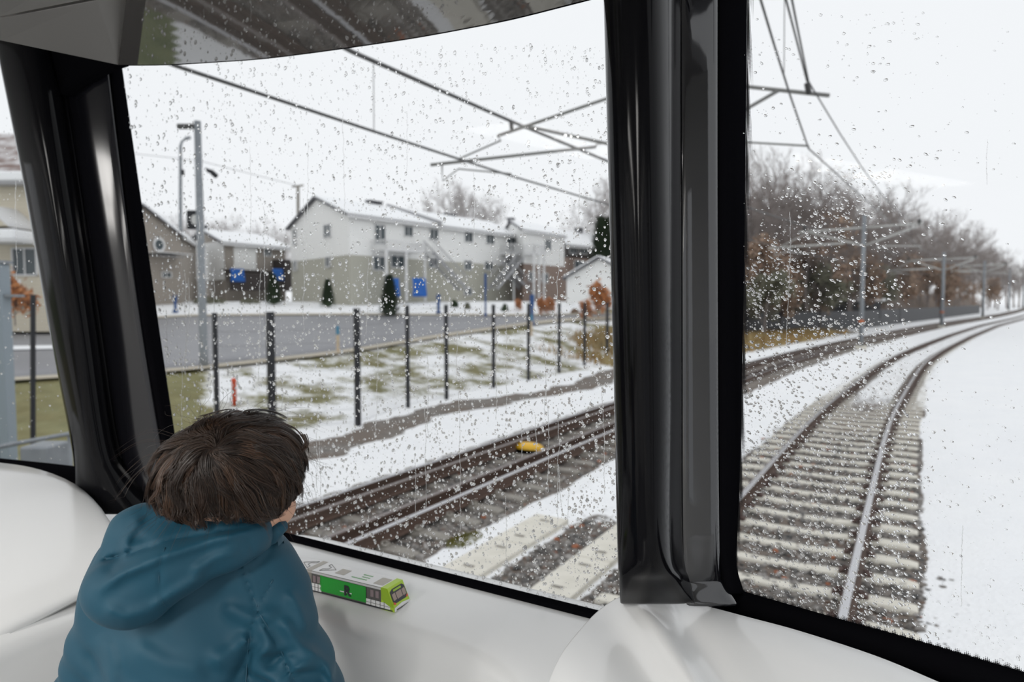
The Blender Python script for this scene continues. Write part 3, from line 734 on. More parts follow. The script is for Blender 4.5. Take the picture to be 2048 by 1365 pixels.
M['bluepost'] = mat('blue_painted_post', (.03, .09, .26), .6)
Zu = np.array([0, 0, 1.0])
class Facade:
    def __init__(s, A, B):               # A, B: two base corners in world coordinates
        s.A = np.array(A, float); s.B = np.array(B, float); e = s.B-s.A; e[2] = 0; s.L = np.linalg.norm(e); s.e = e/s.L
        s.n = np.array([s.e[1], -s.e[0], 0.0])
        if np.dot(s.n, O-s.A) < 0: s.n = -s.n
    def p(s, u, v, w=0.0): return np.array([s.A[0], s.A[1], 0])+s.e*u+Zu*v+s.n*w
    def uv(s, px, py):
        q = PPL(px, py, s.A, s.n); return float(np.dot(q-s.A, s.e)), float(q[2])
    def boxpx(s, b, x0, y0, x1, y1, w, t):
        u0, v0 = s.uv(x0, y0); u1, v1 = s.uv(x1, y1)
        return b.box(s.p((u0+u1)/2, (v0+v1)/2, w), (abs(u1-u0), t, abs(v1-v0)), (s.e, s.n, Zu))
def window(fc, x0, y0, x1, y1, parent, name='window'):
    b = MB(); u0, v0 = fc.uv(x0, y0); u1, v1 = fc.uv(x1, y1); um, vm = (u0+u1)/2, (v0+v1)/2; w, h = abs(u1-u0)*1.2, abs(v1-v0)*1.12
    for q in (-1, 1):
        b.box(fc.p(um+q*w/2, vm, .04), (.07, .12, h+.07), (fc.e, fc.n, Zu)); b.box(fc.p(um, vm+q*h/2, .04), (w+.07, .12, .07), (fc.e, fc.n, Zu))
    b.box(fc.p(um, vm, .04), (.06, .08, h), (fc.e, fc.n, Zu))
    f = b.build(name, M['trimw'], parent)
    b = MB(); b.box(fc.p(um, vm, .02), (w, .04, h), (fc.e, fc.n, Zu)); b.build('pane', M['pane_dark'], f)
    return f
def house(label, C0, C1, C2, zb, ze, zr, wall, wall2=None, zsplit=None, snowroof=True, over=.5, hip=0.0, name='house'):
    """gable on the C1-C0 side, long side C1-C2; ridge parallel to C1-C2"""
    root = empty(name, (C1[0], C1[1], zb), 0, label, 'building')
    C0, C1, C2 = [np.array([c[0], c[1], 0.0]) for c in (C0, C1, C2)]; C3 = C0+C2-C1
    def ring(z0, z1, m, nm, k=0.0):
        b = MB(); P = [C1, C2, C3, C0]; cen = sum(P)/4
        P = [cen+(p-cen)*(1+k) for p in P]
        b.prism([p+Zu*z0 for p in P], (0, 0, z1-z0)); return b.build(nm, m, root, fixn=True)
    if wall2 is not None:
        ring(zb-1.0, zsplit, wall2, 'lower_wall', -.004); ring(zsplit, ze, wall, 'upper_wall')
    else: ring(zb-1.0, ze, wall, 'wall')
    m0, m1 = (C0+C1)/2+Zu*zr, (C2+C3)/2+Zu*zr; el = (C2-C1)/np.linalg.norm(C2-C1); eg = (C0-C1)/np.linalg.norm(C0-C1)
    b = MB(); b.prism([C0+Zu*ze, C1+Zu*ze, m0-Zu*.05], el*.12); b.prism([C3+Zu*ze, C2+Zu*ze, m1-Zu*.05], -el*.12); b.build('gable', wall, root, fixn=True)
    sl_ = (zr-ze)/(np.linalg.norm(C0-C1)/2)
    r0, r1 = m0-el*over+el*hip, m1+el*over-el*hip
    def slope(c1, c2, sgn, m, lift, nm, par, inset=0.0):
        a = c1+Zu*ze-el*(over-inset)-eg*sgn*(over-inset)*1-Zu*sl_*(over-inset); d = c2+Zu*ze+el*(over-inset)-eg*sgn*(over-inset)-Zu*sl_*(over-inset)
        top0, top1 = r0+el*inset-Zu*inset*.3-eg*sgn*inset*.6, r1-el*inset-Zu*inset*.3-eg*sgn*inset*.6
        b = MB(); b.prism([a+Zu*lift, d+Zu*lift, top1+Zu*lift, top0+Zu*lift], (0, 0, .14)); return b.build(nm, m, par, fixn=True)
    rf_ = slope(C1, C2, 1, M['roof_dark'], 0, 'roof', root); slope(C0, C3, -1, M['roof_dark'], 0, 'roof', root)
    if snowroof:
        slope(C1, C2, 1, M['snow'], .13, 'roof_snow', rf_, .12); slope(C0, C3, -1, M['snow'], .13, 'roof_snow', rf_, .12)
    b = MB(); b.tube([C1+Zu*(ze-sl_*over)-el*over-eg*over, C2+Zu*(ze-sl_*over)+el*over-eg*over], .09, 6); b.build('gutter', M['trimw'], root)
    return root
def vent(parent, p, w=.5, h=.55):
    b = MB(); b.box(p+Zu*h/2, (w, w, h)); b.box(p+Zu*(h+.05), (w*1.25, w*1.25, .1)); b.build('roof_vent', M['roof_dark'], parent)

# main building, two storeys, white over beige
C1 = DD(700, 600, 49); C0 = DD(583, 600, 58); C2 = DD(1045, 600, 66)
zb = float(C1[2]); ze = float(DD(700, 432, 49)[2]); zr = ze+1.85; zs_ = float(DD(700, 510, 49)[2])
bm_ = house('long two-storey building, white siding over beige, with outside stairs', C0, C1, C2, zb, ze, zr, M['siding_white'], M['siding_beige'], zs_, name='apartment_building', over=.35)
fg = Facade(C1, C0); ff = Facade(C1, C2)
window(fg, 650, 452, 662, 473, bm_); window(fg, 653, 516, 661, 533, bm_); window(fg, 588, 462, 594, 488, bm_); window(fg, 588, 523, 594, 540, bm_)
for r in ((750, 451, 768, 488), (809, 453, 823, 473), (860, 459, 874, 480), (930, 461, 943, 484), (973, 465, 986, 488), (1014, 473, 1028, 500), (858, 518, 873, 535), (929, 522, 941, 540), (970, 524, 983, 540), (747, 514, 768, 540), (783, 512, 806, 535), (1013, 520, 1033, 545), (929, 577, 941, 590)): window(ff, *r, bm_)
def balcony(fc, x0, x1, yfloor, ytop, ybot, parent, dep=1.6):
    b = MB(); u0, v0 = fc.uv(x0, yfloor); u1, _ = fc.uv(x1, yfloor); vt = fc.uv(x0, ytop)[1]; vb = zb-.1
    b.box(fc.p((u0+u1)/2, v0, dep/2), (u1-u0, dep, .18), (fc.e, fc.n, Zu))
    for u in np.linspace(u0, u1, max(3, int((u1-u0)/.16))): b.box(fc.p(u, (v0+vt)/2, dep), (.045, .045, vt-v0), (fc.e, fc.n, Zu))
    for w in np.linspace(.1, dep, 9):
        for u in (u0, u1): b.box(fc.p(u, (v0+vt)/2, w), (.045, .045, vt-v0), (fc.e, fc.n, Zu))
    b.box(fc.p((u0+u1)/2, vt, dep), (u1-u0, .08, .07), (fc.e, fc.n, Zu))
    for u in (u0, u1): b.box(fc.p(u, vt, dep/2), (.08, dep, .07), (fc.e, fc.n, Zu))
    for u in np.linspace(u0+.06, u1-.06, 3): b.box(fc.p(u, (vb+v0)/2, dep-.06), (.14, .14, v0-vb), (fc.e, fc.n, Zu))
    b.build('balcony', M['trimw'], parent)
balcony(ff, 742, 822, 500, 482, 590, bm_); balcony(ff, 1000, 1050, 508, 490, 590, bm_)
def stairs(fc, x0, y0, x1, y1, parent, w=1.0, dep=1.9):
    u0, v0 = fc.uv(x0, y0); u1, v1 = fc.uv(x1, y1); b = MB(); n = 14
    for i in range(n+1):
        t = i/n; b.box(fc.p(u0+(u1-u0)*t, v0+(v1-v0)*t, dep), (.34, w, .06), (fc.e, fc.n, Zu))
    for q in (-.5, .5):
        b.tube([fc.p(u0, v0-.05, dep+q*w), fc.p(u1, v1-.05, dep+q*w)], .11, 4); b.tube([fc.p(u0, v0+.95, dep+q*w), fc.p(u1, v1+.95, dep+q*w)], .05, 4)
        for i in range(0, n+1):
            t = i/n; c = fc.p(u0+(u1-u0)*t, v0+(v1-v0)*t, dep+q*w); b.tube([c, c+Zu*.95], .022, 4)
    b.build('outside_stair', M['trimg'], parent)
stairs(ff, 822, 508, 892, 580, bm_); stairs(ff, 1005, 518, 952, 578, bm_); stairs(ff, 982, 545, 1030, 592, bm_)
mid0 = (C0+C1)/2; el = ff.e
for px in (741, 756): 
    q = PPL(px, 412, mid0, ff.n); vent(bm_, np.array([q[0], q[1], zr-.1]), .55, .5)
q = PPL(905, 430, mid0, ff.n); vent(bm_, np.array([q[0], q[1], zr-.1]), .5, .4); q = PPL(893, 430, mid0, ff.n); vent(bm_, np.array([q[0], q[1], zr-.1]), .4, .4)
b = MB(); u, v = ff.uv(872, 430); b.prism([ff.p(u-.1, ze, .45), ff.p(u+.25, ze, .45), ff.p(u+.25, zr+.05, -np.linalg.norm(C0-C1)/2), ff.p(u-.1, zr+.05, -np.linalg.norm(C0-C1)/2)], (0, 0, .42)); b.build('roof_parapet', M['trimg'], bm_, fixn=True)
# tarpaulins under the balcony, each hung on its own
def tarp(fc, x0, y0, x1, y1, w, label):
    u0, v0 = fc.uv(x0, y0); u1, v1 = fc.uv(x1, y1); b = MB(); n = 16; rows = []
    for j in range(7):
        rows.append([fc.p(u0+(u1-u0)*i/n, v0+(v1-v0)*j/6, w+.10*math.sin(i*1.9+j*.4)) for i in range(n+1)])
    b.grid(rows); o = b.build('tarpaulin', M['tarp'], smooth=True); md = o.modifiers.new('s', 'SOLIDIFY'); md.thickness = .04
    return tag(o, label, 'tarpaulin')
tarp(ff, 737, 557, 766, 594, 1.75, 'bright blue tarpaulin under the balcony, left of the small conifer')
tarp(ff, 792, 557, 820, 594, 1.75, 'bright blue tarpaulin under the balcony, right of the small conifer')
# extension to the right with brown lower storey
D1 = DD(1047, 600, 62); D0 = DD(1000, 600, 71); D2 = DD(1128, 600, 68)
zb2 = float(D1[2]); ze2 = float(DD(1047, 463, 62)[2])
b2 = house('white building with brown brick ground floor at the right end of the long building', D0, D1, D2, zb2-.3, ze2, ze2+1.3, M['siding_white'], M['brick'], float(DD(1120, 532, 66)[2]), over=.3)
f2 = Facade(D1, D2); window(f2, 1058, 545, 1068, 562, b2); window(f2, 1084, 548, 1094, 565, b2); window(f2, 1090, 480, 1100, 500, b2)
balcony(f2, 1046, 1068, 508, 490, 590, b2, 1.2)
vent(b2, np.array([*((D0+D1+DD(1120, 600, 70)*0)/2)[:2], ze2+1.2]), .5, .4)
E1 = DD(1135, 600, 78); E0 = DD(1100, 600, 86); E2 = DD(1215, 600, 84); ze3 = float(DD(1135, 490, 78)[2])
b3 = house('dark brick house with a snowy roof behind the white garage', E0, E1, E2, float(E1[2])-.3, ze3, ze3+1.9, M['darkwood'], M['brick'], float(DD(1135, 515, 78)[2]), over=.6)
f3 = Facade(E1, E2); [window(f3, *r, b3) for r in ((1140, 496, 1152, 508), (1160, 496, 1172, 508), (1182, 497, 1194, 508), (1150, 522, 1166, 540))]
vent(b3, np.array([*((E0+E2)/2)[:2], ze3+1.8]), .8, .7)
# white gabled garage
G1 = DD(1265, 618, 50); G0 = DD(1133, 618, 54); G2 = DD(1310, 618, 62); ze4 = float(DD(1133, 556, 54)[2])
b4 = house('small white gabled garage beside the orange shrub', G0, G1, G2, float(G1[2]), ze4, float(DD(1200, 518, 52)[2]), M['siding_white'], over=.35, name='garage')
# house with hipped snowy roof to the left
H1 = DD(452, 588, 60); H0 = DD(376, 588, 66); H2 = DD(572, 588, 66)
ze5 = float(DD(452, 487, 60)[2])
b5 = house('tan and white bungalow with blue tarpaulins on its dark deck', H0, H1, H2, float(H1[2]), ze5, ze5+1.35, M['siding_tan'], M['siding_tan'], float(DD(452, 545, 60)[2]), over=.5)
f5 = Facade(H1, H2)
b = MB(); f5.boxpx(b, 466, 487, 511, 541, .06, .14); b.build('front_panel', M['siding_white'], b5)
window(f5, 480, 493, 500, 508, b5); window(f5, 528, 495, 540, 512, b5)
fg5 = Facade(H1, H0); b = MB(); fg5.boxpx(b, 378, 492, 450, 560, .06, .1); b.build('side_panel', M['siding_white'], b5)
b = MB(); f5.boxpx(b, 440, 545, 560, 583, 1.3, .1); f5.boxpx(b, 440, 542, 560, 545, .7, 1.3); b.build('deck', M['darkwood'], b5)
tarp(f5, 438, 538, 467, 565, 1.42, 'blue tarpaulin at the left end of the dark deck'); tarp(f5, 523, 538, 545, 562, 1.42, 'blue tarpaulin at the right end of the dark deck')
b = MB(); f5.boxpx(b, 545, 520, 582, 583, .8, 1.6); tag(b.build('shed', M['darkwood']), 'dark wooden shed between the bungalow and the long building', 'shed')
vent(b5, np.array([*((H1+H0)/2)[:2], ze5+1.3]), .35, .5)
# leftmost house seen past the left pillar
I1 = DD(363, 588, 52); I0 = DD(215, 588, 46); I2 = DD(395, 588, 62); ze6 = float(DD(363, 470, 52)[2])
b6 = house('grey house with steep snowy gable and round window at the left pillar', I0, I1, I2, float(I1[2]), ze6, ze6+1.7, M['siding_tan'], over=.5)
f6 = Facade(I1, I0)
b = MB(); c = f6.uv(317, 490); rows = [[f6.p(c[0]+r*math.cos(q), c[1]+r*math.sin(q), .08) for q in np.linspace(0, 6.28, 20, endpoint=False)] for r in (.55, .38)]; b.grid(rows, closed=True); r_ = b.build('round_window', M['trimw'], b6)
b = MB(); b.add(rows[1], [tuple(range(20))]); b.build('pane', M['pane_dark'], r_)
b = MB(); f6.boxpx(b, 290, 505, 352, 511, .8, 1.7); b.build('porch_roof', M['snow'], b6, bevel=.1)
b = MB(); f6.boxpx(b, 290, 511, 352, 516, .7, 1.5); b.build('porch_beam', M['trimg'], b6)
window(f6, 324, 545, 340, 555, b6)
# cream house through the left window
J1 = DD(135, 600, 30); J0 = DD(-190, 600, 30); J2 = DD(190, 600, 42); ze7 = float(DD(0, 372, 30)[2])
b7 = house('cream sided house with brown roof and gabled porch, through the left window', J0, J1, J2, float(J1[2])-.4, ze7, ze7+.2, M['siding_cream'], over=.5, snowroof=False)
f7 = Facade(J1, J0)
b = MB(); P0 = f7.uv(-190, 366); P1 = f7.uv(100, 366); um = f7.uv(-70, 366)[0]
hz = float(DD(0, 268, 30)[2])
b.prism([f7.p(P0[0], ze7+.2, .6), f7.p(P1[0]-.6, ze7+.2, .6), f7.p(P1[0]+1.9, hz-1.4, -3.5), f7.p(um, hz+1.2, -6), f7.p(P0[0]+1, hz+1.2, -6)], (0, 0, .15)); b.build('roof', M['roof_brown'], b7, fixn=True)
b = MB(); f7.boxpx(b, -190, 348, 92, 368, .5, .5); b.build('roof_snow', M['snow'], b7, bevel=.1)
b = MB(); f7.boxpx(b, -190, 368, 92, 374, .45, .6); b.build('gutter', M['trimg'], b7)
a = f7.uv(-15, 460); bb = f7.uv(76, 460); cc = f7.uv(34, 425)
b = MB(); b.prism([f7.p(a[0], a[1], 1.6), f7.p(bb[0], bb[1], 1.6), f7.p(cc[0], cc[1], 1.6)], f7.n*-1.6); pg = b.build('porch_gable', M['siding_cream'], b7, fixn=True)
b = MB()
for s0, s1 in ((a, cc), (cc, bb)): b.prism([f7.p(s0[0], s0[1]-.05, 1.75), f7.p(s1[0], s1[1]-.05, 1.75), f7.p(s1[0], s1[1]+.12, 1.75), f7.p(s0[0], s0[1]+.12, 1.75)], f7.n*-1.8)
b.build('gable_board', M['trimw'], pg, fixn=True)
b = MB(); f7.boxpx(b, -190, 466, 88, 486, .9, 1.8); b.build('porch_roof_snow', M['snow'], b7, bevel=.08)
b = MB(); f7.boxpx(b, -190, 486, 88, 490, .9, 1.7); b.build('porch_beam', M['trimw'], b7)
b = MB(); f7.boxpx(b, -190, 562, 96, 568, 1.7, .1)
for px in range(-180, 98, 7): f7.boxpx(b, px, 568, px+2, 600, 1.7, .05)
b.build('porch_railing', M['trimw'], b7); window(f7, 30, 500, 72, 548, b7)

# ================================================================== FENCE
def P3(x, y): return np.array([x, y, gz(x, y)])
fr = empty('mesh_fence', (-10.6, 12, GRD), 0, 'tall fence of black posts and fine wire mesh along the snowy bank', 'fence')
fpx = [(435, 872, 628, .075), (545, 868, 626, .125), (716, 851, 619, .10), (816, 816, 613, .075), (893, 800, 612, .075), (987, 776, 611, .075), (1057, 762, 609, .075), (1118, 746, 608, .08), (1169, 731, 607, .08), (1214, 716, 606, .09), (1262, 700, 606, .09)]
fp = []
for px, yb_, yt, w in fpx:
    p = T(px, yb_); v = p-O; dep = v@FW; top = DD(px, yt, dep); h = top[2]-p[2]; fp.append((p, h))
    ax = np.array([math.cos(1.3), math.sin(1.3), 0]); b = MB(); b.box(p+Zu*(h/2-.05), (w, w*1.1, h+.1), (ax, np.array([-ax[1], ax[0], 0]), Zu)); b.box(p+Zu*(h+.01), (w*1.15, w*1.25, .025), (ax, np.array([-ax[1], ax[0], 0]), Zu))
    b.build('post', M['darkfence'], fr)
M['meshwire'] = mat('thin_dark_mesh', (.05, .05, .055), .6)
for (p, h), (q, g_) in zip(fp[:-1], fp[1:]):
    L_ = np.linalg.norm((q-p)[:2]); n = int(L_/.055); b = MB(); hh = min(h, g_)
    for i in range(1, n):
        c = p+(q-p)*i/n; b.add([c+np.array([0, -.0022, .06]), c+np.array([0, .0022, .06]), c+np.array([0, .0022, hh-.05]), c+np.array([0, -.0022, hh-.05])], [(0, 1, 2, 3)])
    for z in np.linspace(.08, hh-.06, 9): b.tube([p+Zu*z, q+Zu*z], .003, 3)
    b.build('wire_panel', M['meshwire'], fr)

# ================================================================== STREET FURNITURE
def placed(px, pyb): p = T(px, pyb); return p, float((p-O)@FW)
def topz(px, py, d): return float(DD(px, py, d)[2])
p, d = placed(408, 738); t = empty('street_lamp', p, 0, 'thick grey lamp pole with camera and square black sign', 'street lamp')
k = d/F; zt = topz(408, 250, d)
b = MB(); b.tube([p-Zu*.1, p+Zu*.4, np.array([p[0], p[1], zt])], [9*k, 8*k, 6.5*k], 12); b.build('pole', M['steel'], t, smooth=True)
b = MB(); a = np.array([p[0], p[1], zt-.10]); b.box(a-RT*19*k+Zu*-.05, (40*k, 10*k, 9*k), (RT, np.cross(Zu, RT), Zu)); b.build('lamp_head', M['wire'], t, bevel=.02)
b = MB(); b.box(DD(389, 440, d), (31*k, 3*k, 38*k), (RT, np.cross(Zu, RT), Zu)); sg = b.build('sign_plate', M['darkfence'], t, bevel=.02)
b = MB(); b.lathe([(9*k, 0), (9*k, .02)], (0, 0, 0), 20); V = np.array(b.v); c = DD(391, 440, d)-np.cross(Zu, RT)*2.6*k
V = c+V[:, 0:1]*RT*.8+V[:, 1:2]*Zu*1.1+V[:, 2:3]*np.cross(RT, Zu); b.v = [tuple(v) for v in V]; b.build('pale_symbol', M['trimw'], sg)
b = MB(); c = DD(421, 342, d); b.tube([DD(411, 338, d), c, DD(428, 348, d)], 3*k, 6); b.tube([DD(424, 345, d), DD(433, 353, d)], 5*k, 8); b.tube([DD(420, 337, d)-Zu*.05, DD(420, 345, d)], 6*k, 8); b.build('camera', M['darkfence'], t, smooth=True)
p, d = placed(362, 606); t = empty('street_lamp', p, 0, 'thin distant lamp post with a curved arm behind the thick pole', 'street lamp')
b = MB(); b.tube([p-Zu*.1, DD(361, 450, d), DD(361, 292, d), DD(364, 283, d), DD(372, 277, d), DD(380, 275, d)], [4.5*d/F, 3.6*d/F, 3*d/F, 2.4*d/F, 2*d/F, 2*d/F], 8); b.build('pole', M['steel'], t, smooth=True)
b = MB(); b.tube([DD(370, 278, d), DD(381, 275, d)], 3.4*d/F, 6); b.build('lamp_head', M['steel'], t)
b = MB(); b.box(DD(365, 345, d), (.2, .2, .4)); b.build('camera', M['darkfence'], t)
b = MB(); b.tube([DD(361, 488, d)-RT*.0-np.cross(Zu, RT)*.3, DD(361, 516, d)-np.cross(Zu, RT)*.3], 5*d/F, 6); b.build('blue_plate', M['bluepost'], t)
p = DD(596, 560, 75); t = empty('utility_pole', (p[0], p[1], gz(p[0], p[1])), 0, 'wooden utility pole with crossarm rising behind the long building', 'utility pole')
b = MB(); b.tube([p-Zu*2, DD(596, 372, 75)], .17, 8); b.build('pole', M['conc_wet'], t); b = MB(); b.tube([DD(584, 374, 75), DD(607, 371, 75)], .11, 5); b.build('crossarm', M['conc_wet'], t)
p, d = placed(469, 812); t = empty('marker_post', p, 0, 'orange marker post standing between the first two fence posts', 'marker post')
b = MB(); zt = topz(467, 756, d); b.lathe([(.05, 0), (.05, (zt-p[2])*.86), (.062, (zt-p[2])*.88), (.06, zt-p[2]-.03), (.02, zt-p[2])], p, 14)
b.build('post', mat('orange_plastic', (.70, .09, .03), .5), t, smooth=True)
for px, y0, y1, lab in ((676, 653, 710, 'pale wooden stake with blue top, on the road edge right of the thick fence post'), (1063, 630, 672, 'pale wooden stake with blue top, far along the road edge')):
    p, d = placed(px, y1); zt = topz(px, y0, d); h = zt-p[2]; t = empty('survey_stake', p, 0, lab, 'stake')
    b = MB(); b.box(p+Zu*h*.35, (.10, .04, h*.72), (RT, np.cross(Zu, RT), Zu)); b.build('stake', mat('raw_wood', (.62, .50, .36), .8), t)
    b = MB(); b.box(p+Zu*h*.86, (.11, .05, h*.30), (RT, np.cross(Zu, RT), Zu)); b.build('blue_tip', mat('blue_paint', (.08, .26, .40), .6), t)
for px, y0, y1, w, lab in ((351, 590, 626, 7, 'short blue post at the left pillar'), (877, 588, 630, 8, 'blue post on the far verge in front of the first outside stair'), (971, 545, 634, 5, 'tall slim blue post before the long building'), (1064, 588, 652, 9, 'dark blue post near the orange brown shrubs')):
    p, d = placed(px, y1); zt = topz(px, y0, d); b = MB(); h = zt-p[2]; b.tube([p-Zu*.05, p+Zu*h*.9], w*.38*d/F, 8); b.box(p+Zu*h*.8, (w*d/F, .08, h*.35), (RT, np.cross(Zu, RT), Zu)); b.box(p+Zu*.1, (w*1.2*d/F, .2, .2), (RT, np.cross(Zu, RT), Zu))
    tag(b.build('sign_post', M['bluepost']), lab, 'post')
# left window: steel column, slim posts, handrail and cabinet close to the train
p = DD(14, 1010, 7.6); t = empty('steel_column', (p[0], p[1], GRD), 0, 'grey steel column beside the track, through the left window', 'column')
zt = float(DD(14, 530, 7.6)[2]); n2 = np.cross(Zu, RT); b = MB(); k = 7.6/F
b.box(np.array([p[0], p[1], (zt+GRD)/2])+RT*8*k, (19*k, 26*k, zt-GRD), (RT, n2, Zu)); b.build('flange', mat('blue_grey_paint', (.28, .33, .37), .5), t, bevel=.01)
b = MB(); b.box(np.array([p[0], p[1], (zt+GRD)/2])-RT*11*k, (19*k, 20*k, zt-GRD), (RT, n2, Zu)); b.build('web', M['satin'], t)
b = MB(); b.box(DD(8, 592, 7.5), (60*k, 30*k, 5*k), (RT, n2, Zu)); b.box(np.array([p[0], p[1], zt+.02]), (44*k, 32*k, 6*k), (RT, n2, Zu)); b.build('bracket', M['steel'], t)
p, d = DD(66, 1000, 9.5), 9.5; b = MB(); b.tube([np.array([p[0], p[1], GRD]), DD(66, 590, 9.5)], .035, 8); tag(b.build('slim_post', M['darkfence']), 'slim dark post right of the grey steel column', 'post')
p, d = placed(79, 660); b = MB(); b.tube([p, DD(79, 525, d)], .09, 6); tag(b.build('slim_post', M['trimg']), 'pale grey post far off by the cream house', 'post')
p = DD(90, 1000, 6.5); t = empty('handrail', (p[0], p[1], GRD), 0, 'low galvanised handrail crossing the green lawn', 'handrail')
b = MB(); b.tube([DD(-60, 908, 6.0), DD(20, 890, 6.4), DD(150, 866, 7.1), DD(240, 850, 7.7)], .022, 8); b.build('top_rail', M['steel'], t, smooth=True)
for px, py, dd_ in ((-40, 905, 6.1), (139, 868, 7.05), (240, 850, 7.7)):
    q = DD(px, py, dd_); b = MB(); b.tube([q, np.array([q[0], q[1], GRD])], .022, 8); b.build('post', M['steel'], t, smooth=True)
q = DD(90, 905, 6.3); b = MB(); h = float(q[2])-GRD+.08; b.box(np.array([q[0], q[1], GRD+h/2]), (.26, .3, h), (RT, n2, Zu)); t2 = b.build('utility_cabinet', M['steel'], bevel=.02); tag(t2, 'grey utility cabinet at the foot of the left window', 'cabinet')

# ================================================================== CATENARY
def mast(px, pyb, pytop, label, s=None, Y=None, arms=True, rad=.115):
    if px is not None: p = T(px, pyb); d = float((p-O)@FW); zt = topz(px, pytop, d)
    else: x = s+float(off(Y)); p = P3(x, Y); zt = 7.3
    t = empty('catenary_mast', p, 0, label, 'overhead line mast', 'masts between the tracks')
    b = MB(); b.box(p+Zu*.08, (.6, .6, .30)); b.build('footing', M['concrete'], t, bevel=.02)
    b = MB(); b.tube([p, p+Zu*.06], .24, 10); b.tube([p, np.array([p[0], p[1], zt])], [rad*1.15, rad*.9], 14); b.build('pole', M['steel'], t, smooth=True)
    if px is not None and p[1] < 100:
        b = MB(); b.tube([p+Zu*1.55, p+Zu*1.72], rad*1.2, 14); b.build('orange_band', mat('orange_band', (.55, .16, .06), .6), t, smooth=True)
    return t, p, zt
n_ = 'galvanised overhead line mast between the tracks'
mts = [mast(1338, 852, 0, n_+', hidden behind the right pillar', s=-3.75, Y=12.6) if False else mast(None, 0, 0, 'nearest overhead line mast, its arms showing on both sides of the right pillar', s=-3.75, Y=12.6),
       mast(1721, 700, 432, 'nearest fully visible grey overhead line mast with orange band'),
       mast(1883, 656, 505, 'second grey overhead line mast along the curve', rad=.16), mast(1965, 637, 522, 'third grey overhead line mast along the curve', rad=.17),
       mast(2017, 622, 536, 'fourth overhead line mast, small and far, near the right edge', rad=.22), mast(2046, 616, 548, 'fifth overhead line mast at the very right edge', rad=.3)]
def arms(mt, P, L=None, r=.035, tm=M['steel_near']):
    """P: dict of world points"""
    t = mt[0]
    b = MB(); [b.tube(q, r, 8) for q in P['tubes']]; b.build('cantilever_arm', tm, t, smooth=True)
    b = MB(); [b.tube(q, r*.55, 6) for q in P['rods']]; b.build('steady_arm', tm, t, smooth=True)
    b = MB()
    for a, c in P['ins']:
        a = np.array(a); c = np.array(c)
        for k_ in range(5): q = a+(c-a)*(k_+.5)/5; b.tube([q-(c-a)*.05, q+(c-a)*.05], r*1.5, 8)
        b.tube([a, c], r*1.1, 8)
    b.build('insulator', M['wire'], t, smooth=True)
near = mts[0]; pm = near[1]
def A(px, py, s):                         # point on the ray at track-relative distance s (near, straight track)
    return PX(px, py, s)
mz = lambda z, dx=0: np.array([pm[0]+dx, pm[1], z])
lt = A(995, 272, -7.35); lr = A(861, 330, -8.3); rt_ = A(1658, 191, -1.25)
ua = A(1218, 203, -5.3); ub = A(1221, 293, -5.3); lrr = A(1191, 294, -5.9)
def ext(a, b_, x):                        # line a-b extended to x
    t = (x-a[0])/(b_[0]-a[0]); return a+(b_-a)*t
k1 = A(1060, 254, -6.9)
dm = float((pm-O)@FW)
def my(y): return np.array([pm[0], pm[1], topz(1364, y, dm)])      # point on the mast at image height y
def on_line(a, b_, t): return a+(b_-a)*t
arms(near, {'tubes': [[lt, my(158)], [k1, my(328)], [lr, lrr], [rt_, my(174)], [on_line(rt_, my(174), .31), my(297)]],
            'rods': [[lt, A(1002, 281, -7.35), A(918, 318, -8.0)], [A(884, 329, -8.15), A(885, 362, -8.15), A(917, 338, -7.9), A(1022, 348, -7.0), A(1023, 353, -7.0)], [my(286), A(1617, 292, -1.5), A(1617, 298, -1.5)], [lrr, A(1196, 285, -5.85), A(1200, 290, -5.8)]],
            'ins': [[A(1022, 243, -7.1), A(1024, 262, -7.1)], [A(1614, 166, -1.47), A(1618, 188, -1.45)]]}, r=.032)
for mi_, (mt, rr) in enumerate(zip(mts[1:], (.06, .08, .09, .11, .14))):
    p = mt[1]; y0 = p[1]; fx = float(off(y0+1)-off(y0-1))/2; tv = np.array([fx, 1, 0]); tv /= np.linalg.norm(tv); rv = np.array([tv[1], -tv[0], 0]); zt = mt[2]
    if mi_ == 0: dU, dL2 = zt-.72, zt-1.75
    else: dU, dL2 = zt-.75, zt-1.9
    q = lambda a, z: np.array([p[0], p[1], z])+rv*a
    arms(mt, {'tubes': [[q(-3.5, dU-.05), q(0, dU)], [q(2.9, dU+.05), q(0, dU)], [q(-2.9, dU-.1), q(0, dL2)], [q(2.6, dU-.1), q(0, dL2)], [q(-5.3, dL2+.1), q(-1.0, dL2+.2)]],
              'rods': [[q(-3.0, dU-.1), q(-4.7, dL2+.1)], [q(-4.9, dL2+.1), q(-4.9, dL2-.35), q(-4.2, dL2-.15), q(-3.2, dL2-.3)], [q(.7, dL2+.3), q(.7, dL2-.25), q(1.0, dL2-.05), q(2.8, dL2-.15), q(2.8, dL2-.3)]],
              'ins': [[q(-3.2, dU), q(-3.2, dU+.3)], [q(2.7, dU), q(2.7, dU+.3)]]}, r=rr, tm=M['steel_snow'])
    mts[mi_+1] = (*mt, {'ml': q(-3.2, dU+.3), 'mr': q(2.7, dU+.3), 'cl': q(-3.2, dL2-.3), 'cr': q(2.8, dL2-.3)})
def wire(name, pts, label, r=.014, sag=0):
    b = MB(); out = [np.array(pts[0])]
    for a, c in zip(pts[:-1], pts[1:]):
        a = np.array(a); c = np.array(c); L_ = np.linalg.norm(c-a); k_ = 10 if L_ > 8 else 2
        for i in range(1, k_+1):
            t = i/k_; q = a+(c-a)*t; q = q-Zu*sag*4*t*(1-t)*(L_/40)**2; out.append(q)
    b.tube(out, r, 6); o = b.build(name, M['wire'], smooth=True); return tag(o, label, 'wire')
def K(i, k_): return mts[i][3][k_]
